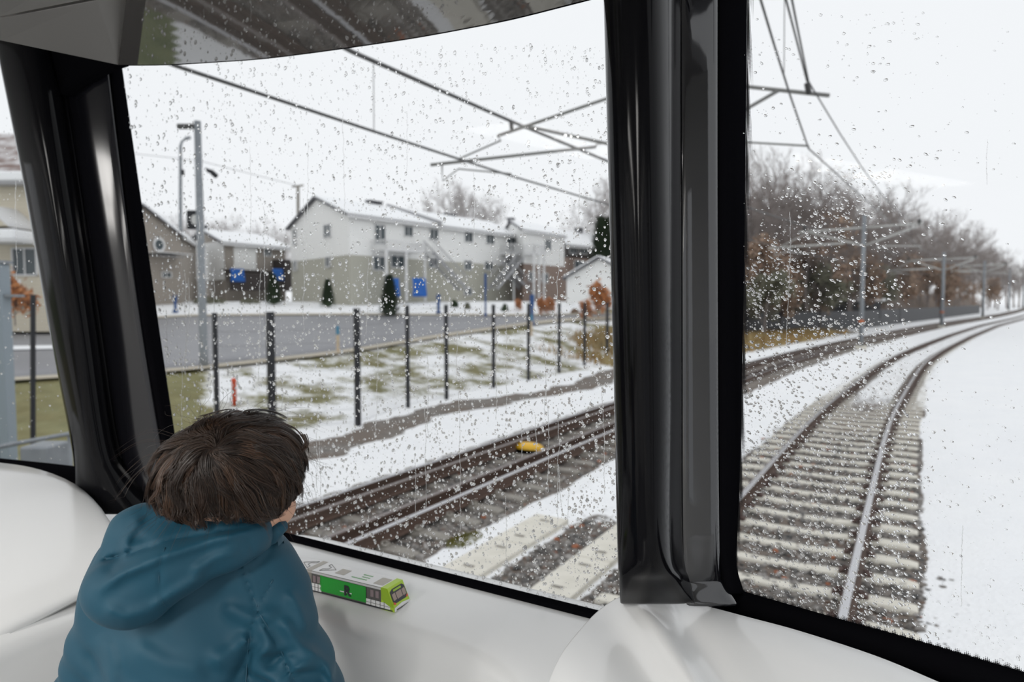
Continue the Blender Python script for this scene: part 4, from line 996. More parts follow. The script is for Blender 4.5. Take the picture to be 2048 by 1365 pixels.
w1 = wire('messenger_wire', [A(430, -40, -6.6), A(705, 104, -6.75), A(1030, 246, -7.15), A(1221, 325, -6.7), K(1, 'ml'), K(2, 'ml'), K(3, 'ml'), K(4, 'ml')], 'thick upper overhead wire crossing the centre window above the far track', .032, 0)
w2 = wire('contact_wire', [A(100, 40, -6.35), A(355, 133, -6.3), A(748, 263, -6.4), A(880, 306, -6.7), A(1022, 352, -7.0), A(1215, 409, -6.7), K(1, 'cl'), K(2, 'cl'), K(3, 'cl'), K(4, 'cl')], 'lower overhead wire crossing the centre window above the far track', .02)
w3 = wire('messenger_wire', [A(1572, -60, -1.25), A(1583, -5, -1.25), A(1600, 80, -1.35), A(1617, 163, -1.46), K(1, 'mr'), K(2, 'mr'), K(3, 'mr'), K(4, 'mr')], 'right one of the twin upper wires above the near track', .013, 1.0)
w5 = wire('messenger_wire', [A(1556, -60, -1.33), A(1571, -5, -1.33), A(1593, 80, -1.40), A(1614, 163, -1.48)], 'left one of the twin upper wires, ending at the insulator on the arm', .013)
w4 = wire('contact_wire', [A(1500, -60, -1.35), A(1520, -5, -1.35), A(1550, 95, -1.4), A(1580, 190, -1.45), A(1617, 297, -1.5), K(1, 'cr'), K(2, 'cr'), K(3, 'cr'), K(4, 'cr')], 'lower overhead wire of the near track at the top of the right window', .013)
def dropper(a, c, lab, r=.006): b = MB(); b.tube([a, c], r, 5); tag(b.build('dropper_wire', M['wire']), lab, 'wire', 'vertical dropper wires')
dropper(A(747, 122, -6.76), A(748, 262, -6.4), 'thin vertical dropper between the two wires in the centre window')
dropper(A(1569, -20, -1.33), A(1568, 150, -1.43), 'thin vertical dropper at the top of the right window', .005)
a1 = np.array(K(1, 'mr')); p0 = A(1617, 163, -1.46); c0 = A(1617, 297, -1.5); c1 = np.array(K(1, 'cr'))
for t_, lab in ((.33, 'vertical dropper closest beyond the arm tip'), (.55, 'vertical dropper midway between arm tip and mast'), (.76, 'vertical dropper nearest the mast with the orange band')):
    L_ = np.linalg.norm(a1-p0); dropper(p0+(a1-p0)*t_-Zu*4*t_*(1-t_)*(L_/40)**2, c0+(c1-c0)*t_, lab, .008)
b = MB(); b.tube([DD(200, 300, 70), DD(400, 322, 70), DD(596, 372, 75)], .03, 4); tag(b.build('power_line', M['trimg']), 'faint power line running to the utility pole', 'wire')
# ================================================================== TREES
def tree_mesh(name, seed, h, spread, mats, leaves=0, twigs=5, up=.5):
    rs = np.random.RandomState(seed); segs = []
    def grow(p, d, L, r, lev):
        n = 4 if lev < 2 else 3; q = p; pts = [p]; rad = [r]
        for i in range(n):
            d = d+rs.normal(0, .13 if lev else .05, 3)+np.array([0, 0, .06*up]); d /= np.linalg.norm(d); q = q+d*L/n; pts.append(q); rad.append(r*(1-.55*(i+1)/n))
        segs.append((pts, rad, lev))
        if lev >= 4: return
        nb = (10, 6, 5, twigs)[lev]
        for i in range(nb):
            t = (.22 if lev == 0 else .15)+(.8)*(i+rs.rand())/nb; t = min(t, .999); k = t*n; j = int(k); f = k-j
            s = pts[j]*(1-f)+pts[j+1]*f; a = rs.rand()*6.28; u = np.cross(d, [math.cos(a), math.sin(a), .3]); u /= np.linalg.norm(u)
            ang = .55+.45*rs.rand(); nd = d*math.cos(ang)+u*math.sin(ang)*spread+np.array([0, 0, .25*up]); nd /= np.linalg.norm(nd)
            grow(s, nd, L*(.62-.25*t if lev == 0 else .60-.15*t)*(.8+.4*rs.rand()), r*(.50-.25*t), lev+1)
    grow(np.zeros(3), np.array([0, 0, 1.0]), h*.82, h*.018, 0)
    V = []; Fc = []; mi = []
    for pts, rad, lev in segs:
        k = 6 if lev == 0 else (4 if lev == 1 else 3); b = len(V)
        for i, p in enumerate(pts):
            t = pts[min(i+1, len(pts)-1)]-pts[max(i-1, 0)]; t = t/np.linalg.norm(t); a = np.cross(t, [.3, .7, .2]); a /= np.linalg.norm(a); c = np.cross(t, a); rr = max(rad[i], .011 if lev > 2 else .016)
            for j in range(k): q = 6.283*j/k; V.append(p+(a*math.cos(q)+c*math.sin(q))*rr)
        for i in range(len(pts)-1):
            for j in range(k): Fc.append((b+i*k+j, b+i*k+(j+1) % k, b+(i+1)*k+(j+1) % k, b+(i+1)*k+j)); mi.append(0)
    tips = [s[0][-1] for s in segs if s[2] >= 3]+[s[0][1] for s in segs if s[2] >= 3]
    for i in range(leaves):
        c = tips[rs.randint(len(tips))]+rs.normal(0, .18, 3); a = rs.normal(0, .09, 3); e = rs.normal(0, .09, 3); b = len(V)
        V += [c-a, c+e, c+a, c-e]; Fc.append((b, b+1, b+2, b+3)); mi.append(1)
    return np.array(V), Fc, mi
M['bark'] = mat('grey_brown_bark', (.27, .235, .22), .9); M['bark_far'] = mat('haze_paled_bark', (.42, .39, .38), .9)  # both bark colours lightened to stand in for distance haze, the far one more
M['leaf_rust'] = mat('rusty_leaves', (.33, .215, .155), .8, noise=(.6, (.40, .30, .22), .2)); M['leaf_olive'] = mat('olive_leaves', (.21, .21, .15), .8); M['leaf_orange'] = mat('orange_leaves', (.55, .24, .10), .8)
kinds = {}
def make_kind(key, seed, h, spread, leafmat=None, leaves=0, bark='bark', twigs=5, up=.5): kinds[key] = (tree_mesh(key, seed, h, spread, None, leaves, twigs, up), bark, leafmat)
make_kind('bare_a', 3, 12, .95); make_kind('bare_b', 8, 12, 1.15); make_kind('bare_c', 15, 12, .8, twigs=6)
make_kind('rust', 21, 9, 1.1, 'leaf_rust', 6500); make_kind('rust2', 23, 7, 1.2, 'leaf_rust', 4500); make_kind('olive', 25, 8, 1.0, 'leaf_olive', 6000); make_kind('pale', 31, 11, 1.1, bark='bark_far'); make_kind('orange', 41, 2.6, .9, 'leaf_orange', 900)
meshes = {}
def tree(key, x, y, sc, label, group=None, cat='tree', name='bare_tree', z=None, sw=1.0):
    (V, Fc, mi), bark, lm = kinds[key]
    root = empty(name, (x, y, (gz(x, y) if z is None else z)-.1), 0, label, cat, group); root.rotation_euler.z = R.rand()*6.28; root.scale = (sc*sw, sc*sw, sc)
    if key not in meshes:
        mi_ = np.array(mi); tf = [f for f, m_ in zip(Fc, mi) if m_ == 0]
        parts = []
        def sub(nm, faces, m_):
            u = sorted({i for f in faces for i in f}); mp = {i: k for k, i in enumerate(u)}
            return fastmesh(nm, V[u], [tuple(mp[i] for i in f) for f in faces], m_)
        a = sub('branches', tf, M[bark]); parts.append(a)
        if lm: parts.append(sub('foliage', [f for f, m_ in zip(Fc, mi) if m_ == 1], M[lm]))
        for q in parts: q.parent = root
        meshes[key] = parts
    else:
        for q in meshes[key]: c = q.copy(); COL.objects.link(c); c.parent = root
    return root
def at(px, d): r = ray(px, 602); return O[:2]+r[:2]*d
G_ = 'leafless trees lining the curve'
row = [('bare_b', 1478, 58, 1.02), ('bare_a', 1512, 62, 1.12), ('bare_c', 1543, 60, 1.05), ('bare_b', 1575, 66, 1.12), ('bare_c', 1606, 64, 1.05), ('bare_a', 1632, 70, 1.12), ('bare_b', 1660, 76, 1.13), ('bare_c', 1690, 78, 1.12), ('bare_a', 1716, 88, 1.25), ('bare_c', 1742, 92, 1.3), ('bare_b', 1768, 100, 1.28), ('bare_a', 1795, 108, 1.2), ('bare_c', 1822, 118, 1.22), ('bare_b', 1848, 128, 1.35), ('bare_a', 1872, 138, 1.4), ('bare_c', 1896, 150, 1.35), ('bare_b', 1920, 160, 1.45), ('bare_a', 1944, 175, 1.4), ('bare_c', 1966, 190, 1.35), ('bare_b', 1990, 210, 1.35), ('bare_a', 2014, 235, 1.3), ('bare_c', 2038, 260, 1.3), ('bare_b', 2060, 290, 1.3)]
for i, (k, px, d, s) in enumerate(row):
    x, y = at(px, d); tree(k, x, y, s*(.95+.1*R.rand()), 'leafless tree in the row of bare trees along the curve, behind the brushy undergrowth', G_)
    if i % 2 == 0:
        x, y = at(px+14, d*1.12); tree(('bare_c', 'bare_a', 'bare_b')[i % 3], x, y, s*1.02, 'leafless tree in the row of bare trees along the curve, behind the brushy undergrowth', G_)
    if i % 3 == 1:
        x, y = at(px+6, d*.93); tree(('bare_a', 'bare_b', 'bare_c')[i % 3], x, y, s*.7, 'leafless tree in the row of bare trees along the curve, behind the brushy undergrowth', G_)
for k, px, d, s, lab in (('rust', 1655, 68, 1.18, 'reddish brown leafy tree above the first arms of the visible mast'), ('rust2', 1500, 54, 1.0, 'russet leaved tree at the left edge of the right window'), ('rust2', 1560, 56, .95, 'russet bushy tree behind the dry grass bank'), ('olive', 1640, 60, .75, 'dark olive green tree low behind the dry grass bank'),
                        ('rust2', 1600, 62, 1.15, 'russet tree between the olive tree and the window edge'), ('olive', 1745, 84, .85, 'olive tree low behind the visible mast'), ('rust2', 1790, 95, 1.2, 'brown leafy bush tree right of the visible mast'), ('rust', 1840, 120, 1.0, 'brown leafy tree left of the second mast'), ('rust2', 1700, 74, 1.1, 'russet bushy tree right behind the visible mast'),
                        ('rust', 1910, 145, .9, 'brown leafy tree between the second and third masts'), ('rust', 1975, 185, .85, 'brown leafy tree right of the third mast'), ('olive', 1530, 50, .55, 'low olive bush at the left edge of the right window'), ('rust2', 1870, 112, 1.2, 'brown leafy bush behind the second mast')):
    x, y = at(px, d); tree(k, x, y, s, lab, None, 'tree', 'leafy_tree')
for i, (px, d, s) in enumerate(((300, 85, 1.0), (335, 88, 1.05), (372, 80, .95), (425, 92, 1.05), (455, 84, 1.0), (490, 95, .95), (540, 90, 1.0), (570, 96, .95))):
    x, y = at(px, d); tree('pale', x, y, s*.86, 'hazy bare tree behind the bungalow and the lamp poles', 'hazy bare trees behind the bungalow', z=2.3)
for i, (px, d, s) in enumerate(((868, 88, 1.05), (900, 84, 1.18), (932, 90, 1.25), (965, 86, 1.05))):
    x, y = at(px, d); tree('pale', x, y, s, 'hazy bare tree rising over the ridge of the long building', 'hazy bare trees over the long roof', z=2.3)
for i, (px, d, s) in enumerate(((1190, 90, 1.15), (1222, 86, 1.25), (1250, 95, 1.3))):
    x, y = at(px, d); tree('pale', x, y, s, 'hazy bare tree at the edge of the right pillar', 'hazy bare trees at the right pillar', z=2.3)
# conifers
def conifer(px, pyb, pyt, w, label, d=None):
    if d is None: p, d = placed(px, pyb)
    else: p = DD(px, pyb, d); p[2] = gz(p[0], p[1])
    h = topz(px, pyt, d)-p[2]; W = w*d/F/2; t = empty('small_conifer', p, 0, label, 'shrub')
    b = MB(); b.tube([p-Zu*.1, p+Zu*h*.9], [.07, .02], 6); b.build('trunk', M['bark'], t)
    V = []; Fc = []; n = 1500
    for i in range(n):
        z = R.rand()**.8; rr = W*(1-z)**.75*(.55+.5*R.rand()); a = R.rand()*6.28; c = p+np.array([rr*math.cos(a), rr*math.sin(a), h*(.04+z*.94)]); u = np.array([math.cos(a), math.sin(a), .7])*h*.10; s = np.cross(u, [0, 0, 1]); s = s/np.linalg.norm(s)*h*.022; k = len(V)
        V += [c-s, c+s, c+u]; Fc.append((k, k+1, k+2))
    rows = [[p+np.array([W*r_*.7*math.cos(q)*(.8+.4*R.rand()), W*r_*.7*math.sin(q)*(.8+.4*R.rand()), h*z]) for q in np.linspace(0, 6.28, 10, endpoint=False)] for r_, z in ((.5, .03), (.8, .1), (.68, .35), (.45, .6), (.2, .82), (.03, .98))]
    bb = MB(); bb.grid(rows, closed=True); k = len(V); V += bb.v; Fc += [tuple(i+k for i in f) for f in bb.f]
    Mi = np.array(parent_matrix(t).inverted()); V = np.array(V)@Mi[:3, :3].T+Mi[:3, 3]
    fastmesh('foliage', V, Fc, M['evergreen'], t)
conifer(547, 606, 550, 36, 'small conifer in front of the dark deck', d=50); conifer(656, 600, 560, 30, 'small conifer before the gable wall of the long building', d=47); conifer(779, 612, 552, 42, 'small conifer between the blue tarpaulins', d=42)
conifer(1205, 600, 440, 60, 'tall dark evergreen behind the white garage', d=74)
for px, py, s, lab in ((1197, 636, .95, 'bright orange shrub beside the white garage'), (1175, 642, .55, 'small orange brown shrub left of the bright orange one'), (1085, 632, .5, 'small russet shrub near the dark blue post'), (1098, 628, .45, 'small russet shrub right of the dark blue post'), (1035, 622, .35, 'little red brown shrub on the far verge')):
    p, d = placed(px, py); tree('orange', p[0], p[1], s*.75, lab, None, 'shrub', 'orange_shrub')
p = DD(30, 640, 22); tree('orange', p[0], p[1], .5, 'orange leaved young tree before the cream house', None, 'tree', 'orange_tree', z=float(p[2])-.1)
def bush(px, py, w, h, mt, label, n=240):
    d = min(placed(px, py)[1], 52); p = DD(px, py, d); p[2] = gz(p[0], p[1]); W = w*d/F/2; Hh = h*d/F; V = []; Fc = []
    for i in range(n):
        a = R.rand()*6.28; r_ = W*math.sqrt(R.rand()); z = Hh*R.rand()*math.sqrt(max(0, 1-(r_/W)**2)+.1); c = np.array([p[0]+r_*math.cos(a), p[1]+r_*math.sin(a), p[2]+z]); u = R.normal(0, 1, 3)*Hh*.13; v = R.normal(0, 1, 3)*Hh*.13; k = len(V)
        V += [c-u, c+v, c+u, c-v]; Fc.append((k, k+1, k+2, k+3))
    tag(fastmesh('shrub', np.array(V), Fc, mt), label, 'shrub')
for px, py, w, h, mt, lab in ((909, 615, 12, 14, 'evergreen', 'tiny green shrub right of the first blue post'), (935, 618, 10, 12, 'leaf_olive', 'tiny olive shrub on the far verge before the stairs'), (1010, 622, 12, 12, 'evergreen', 'tiny dark shrub before the slim blue post'), (320, 592, 60, 16, 'evergreen', 'low dark hedge below the house with the round window'), (420, 590, 60, 14, 'leaf_olive', 'low hedge in front of the bungalow'), (500, 604, 40, 10, 'leaf_olive', 'flat brown green plants on the far verge'), (1150, 628, 16, 10, 'leaf_rust', 'low rust coloured shrub right of the posts')):
    bush(px, py, w, h, M[mt], lab)
# dry grass bank and brush beyond the far track
def bank_pts():
    while True:
        s = -9.0-R.rand()*6.5; y = 26+R.rand()*40
        if fbm(s+float(off(y)), y, 4, 77) > .38: return s+float(off(y)), y
blades('dry_grass', bank_pts, 9000, .42, 1, M['drygrass'], 'orange brown dry grass growing on the bank beyond the far track', 'grass', w=.035, lean=.8)
def brush_pts():
    y = 52+R.rand()**1.4*200; s = -15-R.rand()*7*(1+y/150); return s+float(off(y)), y
M['brush'] = mat('grey_brown_brush', (.27, .235, .215), .9, noise=(.15, (.36, .29, .24), .2))
blades('brushwood', brush_pts, 16000, 2.6, 1, M['brush'], 'tangled grey brown brushwood at the foot of the bare trees', 'brushwood', w=.045, lean=.7)
# dark board fence at the foot of the trees
ft = [(np.array([*at(px, d)]), 0) for px, d in ((1490, 50), (1560, 54), (1640, 60), (1720, 68), (1800, 84), (1880, 108), (1960, 150))]
root = empty('board_fence', (ft[3][0][0], ft[3][0][1], gz(*ft[3][0])), 0, 'long dark fence at the foot of the trees beyond the tracks', 'fence')
for (a, _), (c, _) in zip(ft[:-1], ft[1:]):
    b = MB(); a3 = P3(*a); c3 = P3(*c); e = c3-a3; L_ = np.linalg.norm(e); e /= L_
    b.box((a3+c3)/2+Zu*.9, (L_, .08, 1.8), (e, np.cross(Zu, e), Zu)); b.build('panel', M['darkfence'], root)
    b = MB(); b.box(a3+Zu*.95, (.15, .15, 2.0)); b.build('post', M['darkwood'], root)
# snowy shed roof in the trees
p = DD(1705, 600, 75); b = MB(); b.box(p, (7, .8, .3), (RT, n2, Zu)); t = empty('low_shed', (p[0], p[1], gz(p[0], p[1])), 0, 'low shed with snowy roof behind the visible mast', 'shed'); b.build('roof_snow', M['snow'], t, bevel=.1)
b = MB(); b.box(p-Zu*1.1+n2*.5, (6.4, .8, 2.0), (RT, n2, Zu)); b.build('wall', M['satin'], t)
# ================================================================== CARDBOARD TRAIN ON THE SILL
def SZ(px, py): return GZ(px, py, ZSL+.001)
tA, tB, tK = SZ(789, 1226), SZ(814, 1205), SZ(640, 1187)
te = tA-tK; te[2] = 0; te /= np.linalg.norm(te); tn = np.array([-te[1], te[0], 0.0])
TW = .052; TH = .048; TL = .42
pt = PPL(774.4, 1179.4, tA, np.array([-te[1], te[0], 0.0])); TH = float(pt[2]-ZSL)-.001; nose_in = float(np.dot(tA-pt, te))
TW = max(.045, min(.065, float(np.dot(tB-tA, tn))))
def tp(u, v, z): return tA-te*u+tn*v+Zu*z             # u back from the nose, v across (away), z up
toy = empty('paper_train', tA-te*.2+tn*TW/2, 0, 'folded cardboard model train with a lime green cab lying on the white sill', 'toy')
P = {'grey': mat('printed_dark_grey', (.10, .095, .09), .4), 'wht': mat('printed_white', (.80, .80, .80), .38), 'lime': mat('printed_lime', (.42, .62, .03), .35), 'lime2': mat('printed_lime_shade', (.30, .48, .02), .35),
     'green': mat('green_tape', (.008, .33, .025), .3, bump=(350, .25, .0006)), 'blk': mat('printed_black', (.012, .013, .02), .35), 'tan': mat('printed_warm_glass', (.33, .25, .21), .25), 'bei': mat('printed_taupe', (.42, .39, .34), .4), 'pink': mat('printed_mauve', (.26, .20, .21), .4), 'red': mat('printed_red', (.65, .07, .05), .4), 'gtx': mat('printed_green_text', (.22, .50, .22), .5), 'lg': mat('printed_light_grey', (.60, .60, .60), .4)}
Lb = .42
b = MB(); sec = lambda u, i: [tp(u+i, 0, TH), tp(u+i*.0, 0, .0)]
b.prism([tp(nose_in+.014, 0, TH), tp(nose_in+.014, TW, TH), tp(nose_in+.014, TW, 0), tp(nose_in+.014, 0, 0)], -te*Lb); b.build('carriage', P['grey'], toy, fixn=True)
b = MB(); b.prism([tp(nose_in+.014, 0, TH+.0006), tp(nose_in+.014, TW, TH+.0006), tp(nose_in+.03+Lb, TW, TH+.0006), tp(nose_in+.03+Lb, 0, TH+.0006)], (0, 0, .0008)); roof = b.build('roof', P['wht'], toy, fixn=True)
# slanted cab
b = MB(); n0 = nose_in
pr = lambda v: [tp(n0+.015, v, TH+.0012), tp(n0, v, TH+.0012), tp(n0*.45, v, TH*.55), tp(0, v, TH*.2), tp(.0, v, .0), tp(n0+.015, v, 0)]
b.prism(pr(-.0004), tn*(TW+.0008)); cab = b.build('cab', P['lime'], toy, fixn=True)
def fq(s, t):                                          # point on the cab front, s across 0..1, t down 0..1
    za = TH*(1-t); u = np.interp(za, [0, TH*.2, TH*.55, TH], [0, 0, n0*.45, n0]); return tp(u-.0006, TW*s, za)
def fpoly(pts, m, nm, k=0.0):
    b = MB(); V = []; n = 6
    dense = []
    for i in range(len(pts)):
        a, c = pts[i], pts[(i+1) % len(pts)]
        for j in range(n): dense.append((a[0]+(c[0]-a[0])*j/n, a[1]+(c[1]-a[1])*j/n))
    cx = sum(p[0] for p in dense)/len(dense); cy = sum(p[1] for p in dense)/len(dense)
    V = [fq(cx, cy)+te*k]+[fq(*p)+te*k for p in dense]; N_ = len(dense)
    b.add(V, [(0, 1+i, 1+(i+1) % N_) for i in range(N_)]); o = b.build(nm, m, cab); md = o.modifiers.new('s', 'SOLIDIFY'); md.thickness = .0004; md.offset = 0; return o
fpoly([(.05, .16), (.22, .08), (.85, .08), (.97, .18), (.97, .52), (.80, .66), (.20, .66), (.04, .56)], P['blk'], 'windscreen_surround', .0003)
fpoly([(.25, .12), (.75, .12), (.75, .20), (.25, .20)], P['lime2'], 'destination_sign', .0009)
for a_, c_ in ((.10, .30), (.34, .68), (.72, .92)): fpoly([(a_, .27), (c_, .25), (c_, .52), (a_, .54)], P['tan'], 'windscreen', .0009)
fpoly([(.04, .57), (.16, .64), (.12, .70), (.03, .66)], P['red'], 'tail_light', .0011); fpoly([(.97, .54), (.84, .60), (.86, .66), (.97, .62)], P['red'], 'tail_light', .0011)
fpoly([(.0, .80), (.5, .74), (1.0, .80), (1, .99), (0, .99)], P['wht'], 'bumper', .0003); fpoly([(.12, .90), (.88, .90), (.88, .96), (.12, .96)], P['grey'], 'coupler_slot', .0009)
# printed side: strips and windows
def sq(u0, u1, z0, z1, m, nm, par=toy, k=.0005, skew=0.0):
    b = MB(); b.prism([tp(u0, -k, z0*TH), tp(u1, -k, z0*TH), tp(u1+skew, -k, z1*TH), tp(u0+skew, -k, z1*TH)], -tn*.0003); return b.build(nm, m, par, fixn=True)
sq(n0+.015, Lb, .90, 1.0, P['lg'], 'cornice')
sq(.004, Lb, .02, .07, P['blk'], 'skirt')
sd = sq(.010, .07, .08, .34, P['wht'], 'lower_panel'); sd2 = sq(.189, .2155, .06, .42, P['wht'], 'lower_panel'); sq(.230, Lb, .08, .42, P['wht'], 'lower_panel')
for u in (.024, .034, .045, .057): sq(u, u+.0012, .08, .40, P['grey'], 'panel_joint', sd, .0009)
sq(.01, .07, .19, .205, P['grey'], 'panel_joint', sd, .0009)
for u in (.197, .206): sq(u, u+.0012, .08, .42, P['grey'], 'panel_joint', sd2, .0009)
sq(.189, .2155, .24, .255, P['grey'], 'panel_joint', sd2, .0009)
for u in (.038, .051, .192, .204, .240, .252, .275, .30, .325, .35, .375): sq(u, u+.008, .48, .80, P['pink'], 'window')
b = MB(); b.prism([tp(n0+.001, -.0010, TH), tp(n0+.0155, -.0010, TH), tp(n0+.013, -.0010, TH*.5), tp(.022, -.0010, TH*.34), tp(.010, -.0010, TH*.22), tp(.0015, -.0010, TH*.2), tp(n0*.47, -.0010, TH*.55)], -tn*.0003); b.build('cab_side', P['lime2'], cab, fixn=True)
# bellows between the two cars
b = MB()
for i in range(5): b.box(tp(.2165+i*.003, TW/2, TH/2), (.0016, TW+.002, TH+.002), (te, tn, Zu))
b.build('bellows', P['bei'], toy)
# green tape with the letter R crossed by a bar
tpe = sq(.070, .188, .13, .88, P['green'], 'tape', toy, .0011)
b = MB()
for i in range(14): z = TH*(.16+.76*i/14); b.box(tp(.188+.002*R.rand(), -.0013, z+.001), (.003+.004*R.rand(), .0003, .0018), (te, tn, Zu))
b.build('torn_edge', P['green'], tpe)
def text_mesh(s, size, ext=.0001):
    cu = bpy.data.curves.new('t', 'FONT'); cu.body = s; cu.size = 1.0; cu.extrude = .0001; cu.align_x = 'CENTER'; cu.align_y = 'CENTER'; cu.resolution_u = 4; cu.offset = .045
    o = bpy.data.objects.new('t', cu); COL.objects.link(o); dg = bpy.context.evaluated_depsgraph_get(); me = bpy.data.meshes.new_from_object(o.evaluated_get(dg)); bpy.data.objects.remove(o); co = np.zeros(len(me.vertices)*3); me.vertices.foreach_get('co', co); co = co.reshape(-1, 3); lo, hi = co.min(0), co.max(0)
    k_ = size/(hi[1]-lo[1]); co[:, :2] = (co[:, :2]-((lo+hi)/2)[:2])*k_; me.vertices.foreach_set('co', co.ravel()); me.update(); return me
def place_text(s, size, c, ex, ey, ez, m, name, par):
    me = text_mesh(s, size); o = link(name, me, None, [m]); W = Matrix(((ex[0], ey[0], ez[0], c[0]), (ex[1], ey[1], ez[1], c[1]), (ex[2], ey[2], ez[2], c[2]), (0, 0, 0, 1)))
    o.parent = par; o.matrix_basis = parent_matrix(par).inverted()@W; return o
place_text('R', .0215, tp(.1165, -.0022, .0208), te, Zu, -tn, P['blk'], 'letter', tpe)
b = MB(); b.box(tp(.122, -.0016, .0165), (.031, .0003, .0018), (te, tn, Zu)); b.build('crossing_bar', P['wht'], tpe)
# roof print: outlined A shapes, taupe squares, lines of green lettering
def rq(u0, u1, v0, v1, m, nm, k=.0016):
    b = MB(); b.prism([tp(u0, v0*TW, TH+k), tp(u1, v0*TW, TH+k), tp(u1, v1*TW, TH+k), tp(u0, v1*TW, TH+k)], (0, 0, .0003)); return b.build(nm, m, roof, fixn=True)
rq(.034, .058, .14, .78, P['bei'], 'roof_hatch'); rq(.138, .162, .22, .72, P['bei'], 'roof_hatch'); rq(.2155, .2295, .0, 1, P['bei'], 'roof_joint')
for u, fl in ((.184, 1), (.250, -1)):
    b = MB(); q = lambda a, v: tp(u+a*fl*-1, v*TW, TH+.0018); ln = [[q(-.016, .12), q(.013, .5), q(-.016, .88)], [q(-.016, .12), q(-.016, .30), q(-.004, .42), q(-.004, .60), q(-.016, .70), q(-.016, .88)], [q(.010, .5), q(.0165, .14)], [q(.010, .5), q(.0165, .86)]]
    for l_ in ln[:2]: b.tube(l_, .0005, 4)
    b.build('outlined_letter', P['grey'], roof)
for i, v in enumerate((.26, .46, .66)):
    b = MB(); u = .080; w_ = (.040, .022, .026)[i]; n = int(w_/.0022)
    for j in range(n): b.box(tp(u+j*.0022, v*TW, TH+.0017), (.0014, .003+.0015*((j*7) % 3 == 0), .0003), (te, tn, Zu))
    b.build('green_lettering', P['gtx'], roof)
# ================================================================== CHILD
EX = RT.copy(); EY = np.cross(Zu, RT); BM = np.stack([EX, EY, Zu], 1)            # columns: child frame axes (x right in view, y away, z up), origin at the eye
def Kp(px, py, d):
    r = ray(px, py); v = r/np.dot(r, EY)*d; return np.array([np.dot(v, EX), d, v[2]])
def surfnet(f, lo, hi, h):
    lo = np.array(lo, float); n = np.ceil((np.array(hi)-lo)/h).astype(int)+1
    g = np.stack(np.meshgrid(*[lo[i]+np.arange(n[i])*h for i in range(3)], indexing='ij'), -1)
    D_ = f(g.reshape(-1, 3)).reshape(n); S = D_ < 0
    cs = np.zeros(n-1, np.int32)
    for a in (0, 1):
        for b_ in (0, 1):
            for c in (0, 1): cs += S[a:n[0]-1+a, b_:n[1]-1+b_, c:n[2]-1+c]
    act = (cs > 0) & (cs < 8); ids = -np.ones(n-1, np.int64); ids[act] = np.arange(act.sum()); I = np.argwhere(act)
    acc = np.zeros((len(I), 3)); cnt = np.zeros(len(I))
    cr = [(a, b_, c) for a in (0, 1) for b_ in (0, 1) for c in (0, 1)]
    for c0 in cr:
        for ax in range(3):
            if c0[ax]: continue
            c1 = list(c0); c1[ax] = 1
            d0 = D_[I[:, 0]+c0[0], I[:, 1]+c0[1], I[:, 2]+c0[2]]; d1 = D_[I[:, 0]+c1[0], I[:, 1]+c1[1], I[:, 2]+c1[2]]
            m = (d0 < 0) != (d1 < 0); t = np.where(m, d0/(d0-d1+1e-12), 0); p = np.array(c0, float)[None]+t[:, None]*np.eye(3)[ax][None]
            acc += p*m[:, None]; cnt += m
    V = lo+(I+acc/cnt[:, None])*h
    Fs = []
    for ax in range(3):
        o1, o2 = [(1, 2), (2, 0), (0, 1)][ax]
        sl0 = [slice(None)]*3; sl1 = [slice(None)]*3; sl0[ax] = slice(0, n[ax]-1); sl1[ax] = slice(1, n[ax])
        a = S[tuple(sl0)]; b_ = S[tuple(sl1)]; E_ = np.argwhere(a != b_)
        ok = (E_[:, o1] > 0) & (E_[:, o2] > 0) & (E_[:, o1] < n[o1]-1) & (E_[:, o2] < n[o2]-1); E_ = E_[ok]
        def cid(d1, d2):
            q = E_.copy(); q[:, o1] -= d1; q[:, o2] -= d2; return ids[q[:, 0], q[:, 1], q[:, 2]]
        Q = np.stack([cid(1, 1), cid(0, 1), cid(0, 0), cid(1, 0)], 1); fl = a[E_[:, 0], E_[:, 1], E_[:, 2]]
        Q = np.where(fl[:, None], Q, Q[:, ::-1]); Fs.append(Q[(Q >= 0).all(1)])
    return V, np.concatenate(Fs)
def cap(P, a, b_, ra, rb):
    a = np.array(a); b_ = np.array(b_); e = b_-a; t = np.clip(((P-a)@e)/(e@e), 0, 1); return np.linalg.norm(P-(a+t[:, None]*e), axis=1)-(ra+(rb-ra)*t)
def elp(P, c, r, rot=None):
    q = P-np.array(c); r = np.array(r)
    if rot is not None: q = q@rot
    k = np.linalg.norm(q/r, axis=1); k2 = np.linalg.norm(q/r**2, axis=1)+1e-9; return k*(k-1)/k2
def smin(a, b_, k):
    h = np.clip(.5+.5*(b_-a)/k, 0, 1); return b_+(a-b_)*h-k*h*(1-h)
def rotz(a): c, s = math.cos(a), math.sin(a); return np.array([[c, -s, 0], [s, c, 0], [0, 0, 1.0]])
def projpx(P):
    W = P@BM.T; z = W@FW; return 1024+F*(W@RT)/z, 682.5-F*(W@UP)/z
def seg_d(x, y, pts):
    best = np.full(x.shape, 1e9); tt = np.zeros(x.shape); n = len(pts)-1
    for i in range(n):
        a = np.array(pts[i], float); b_ = np.array(pts[i+1], float); e = b_-a; t = np.clip(((x-a[0])*e[0]+(y-a[1])*e[1])/(e@e), 0, 1)
        d = np.hypot(x-a[0]-t*e[0], y-a[1]-t*e[1]); m = d < best; best = np.where(m, d, best); tt = np.where(m, (i+t)/n, tt)
    return best, tt
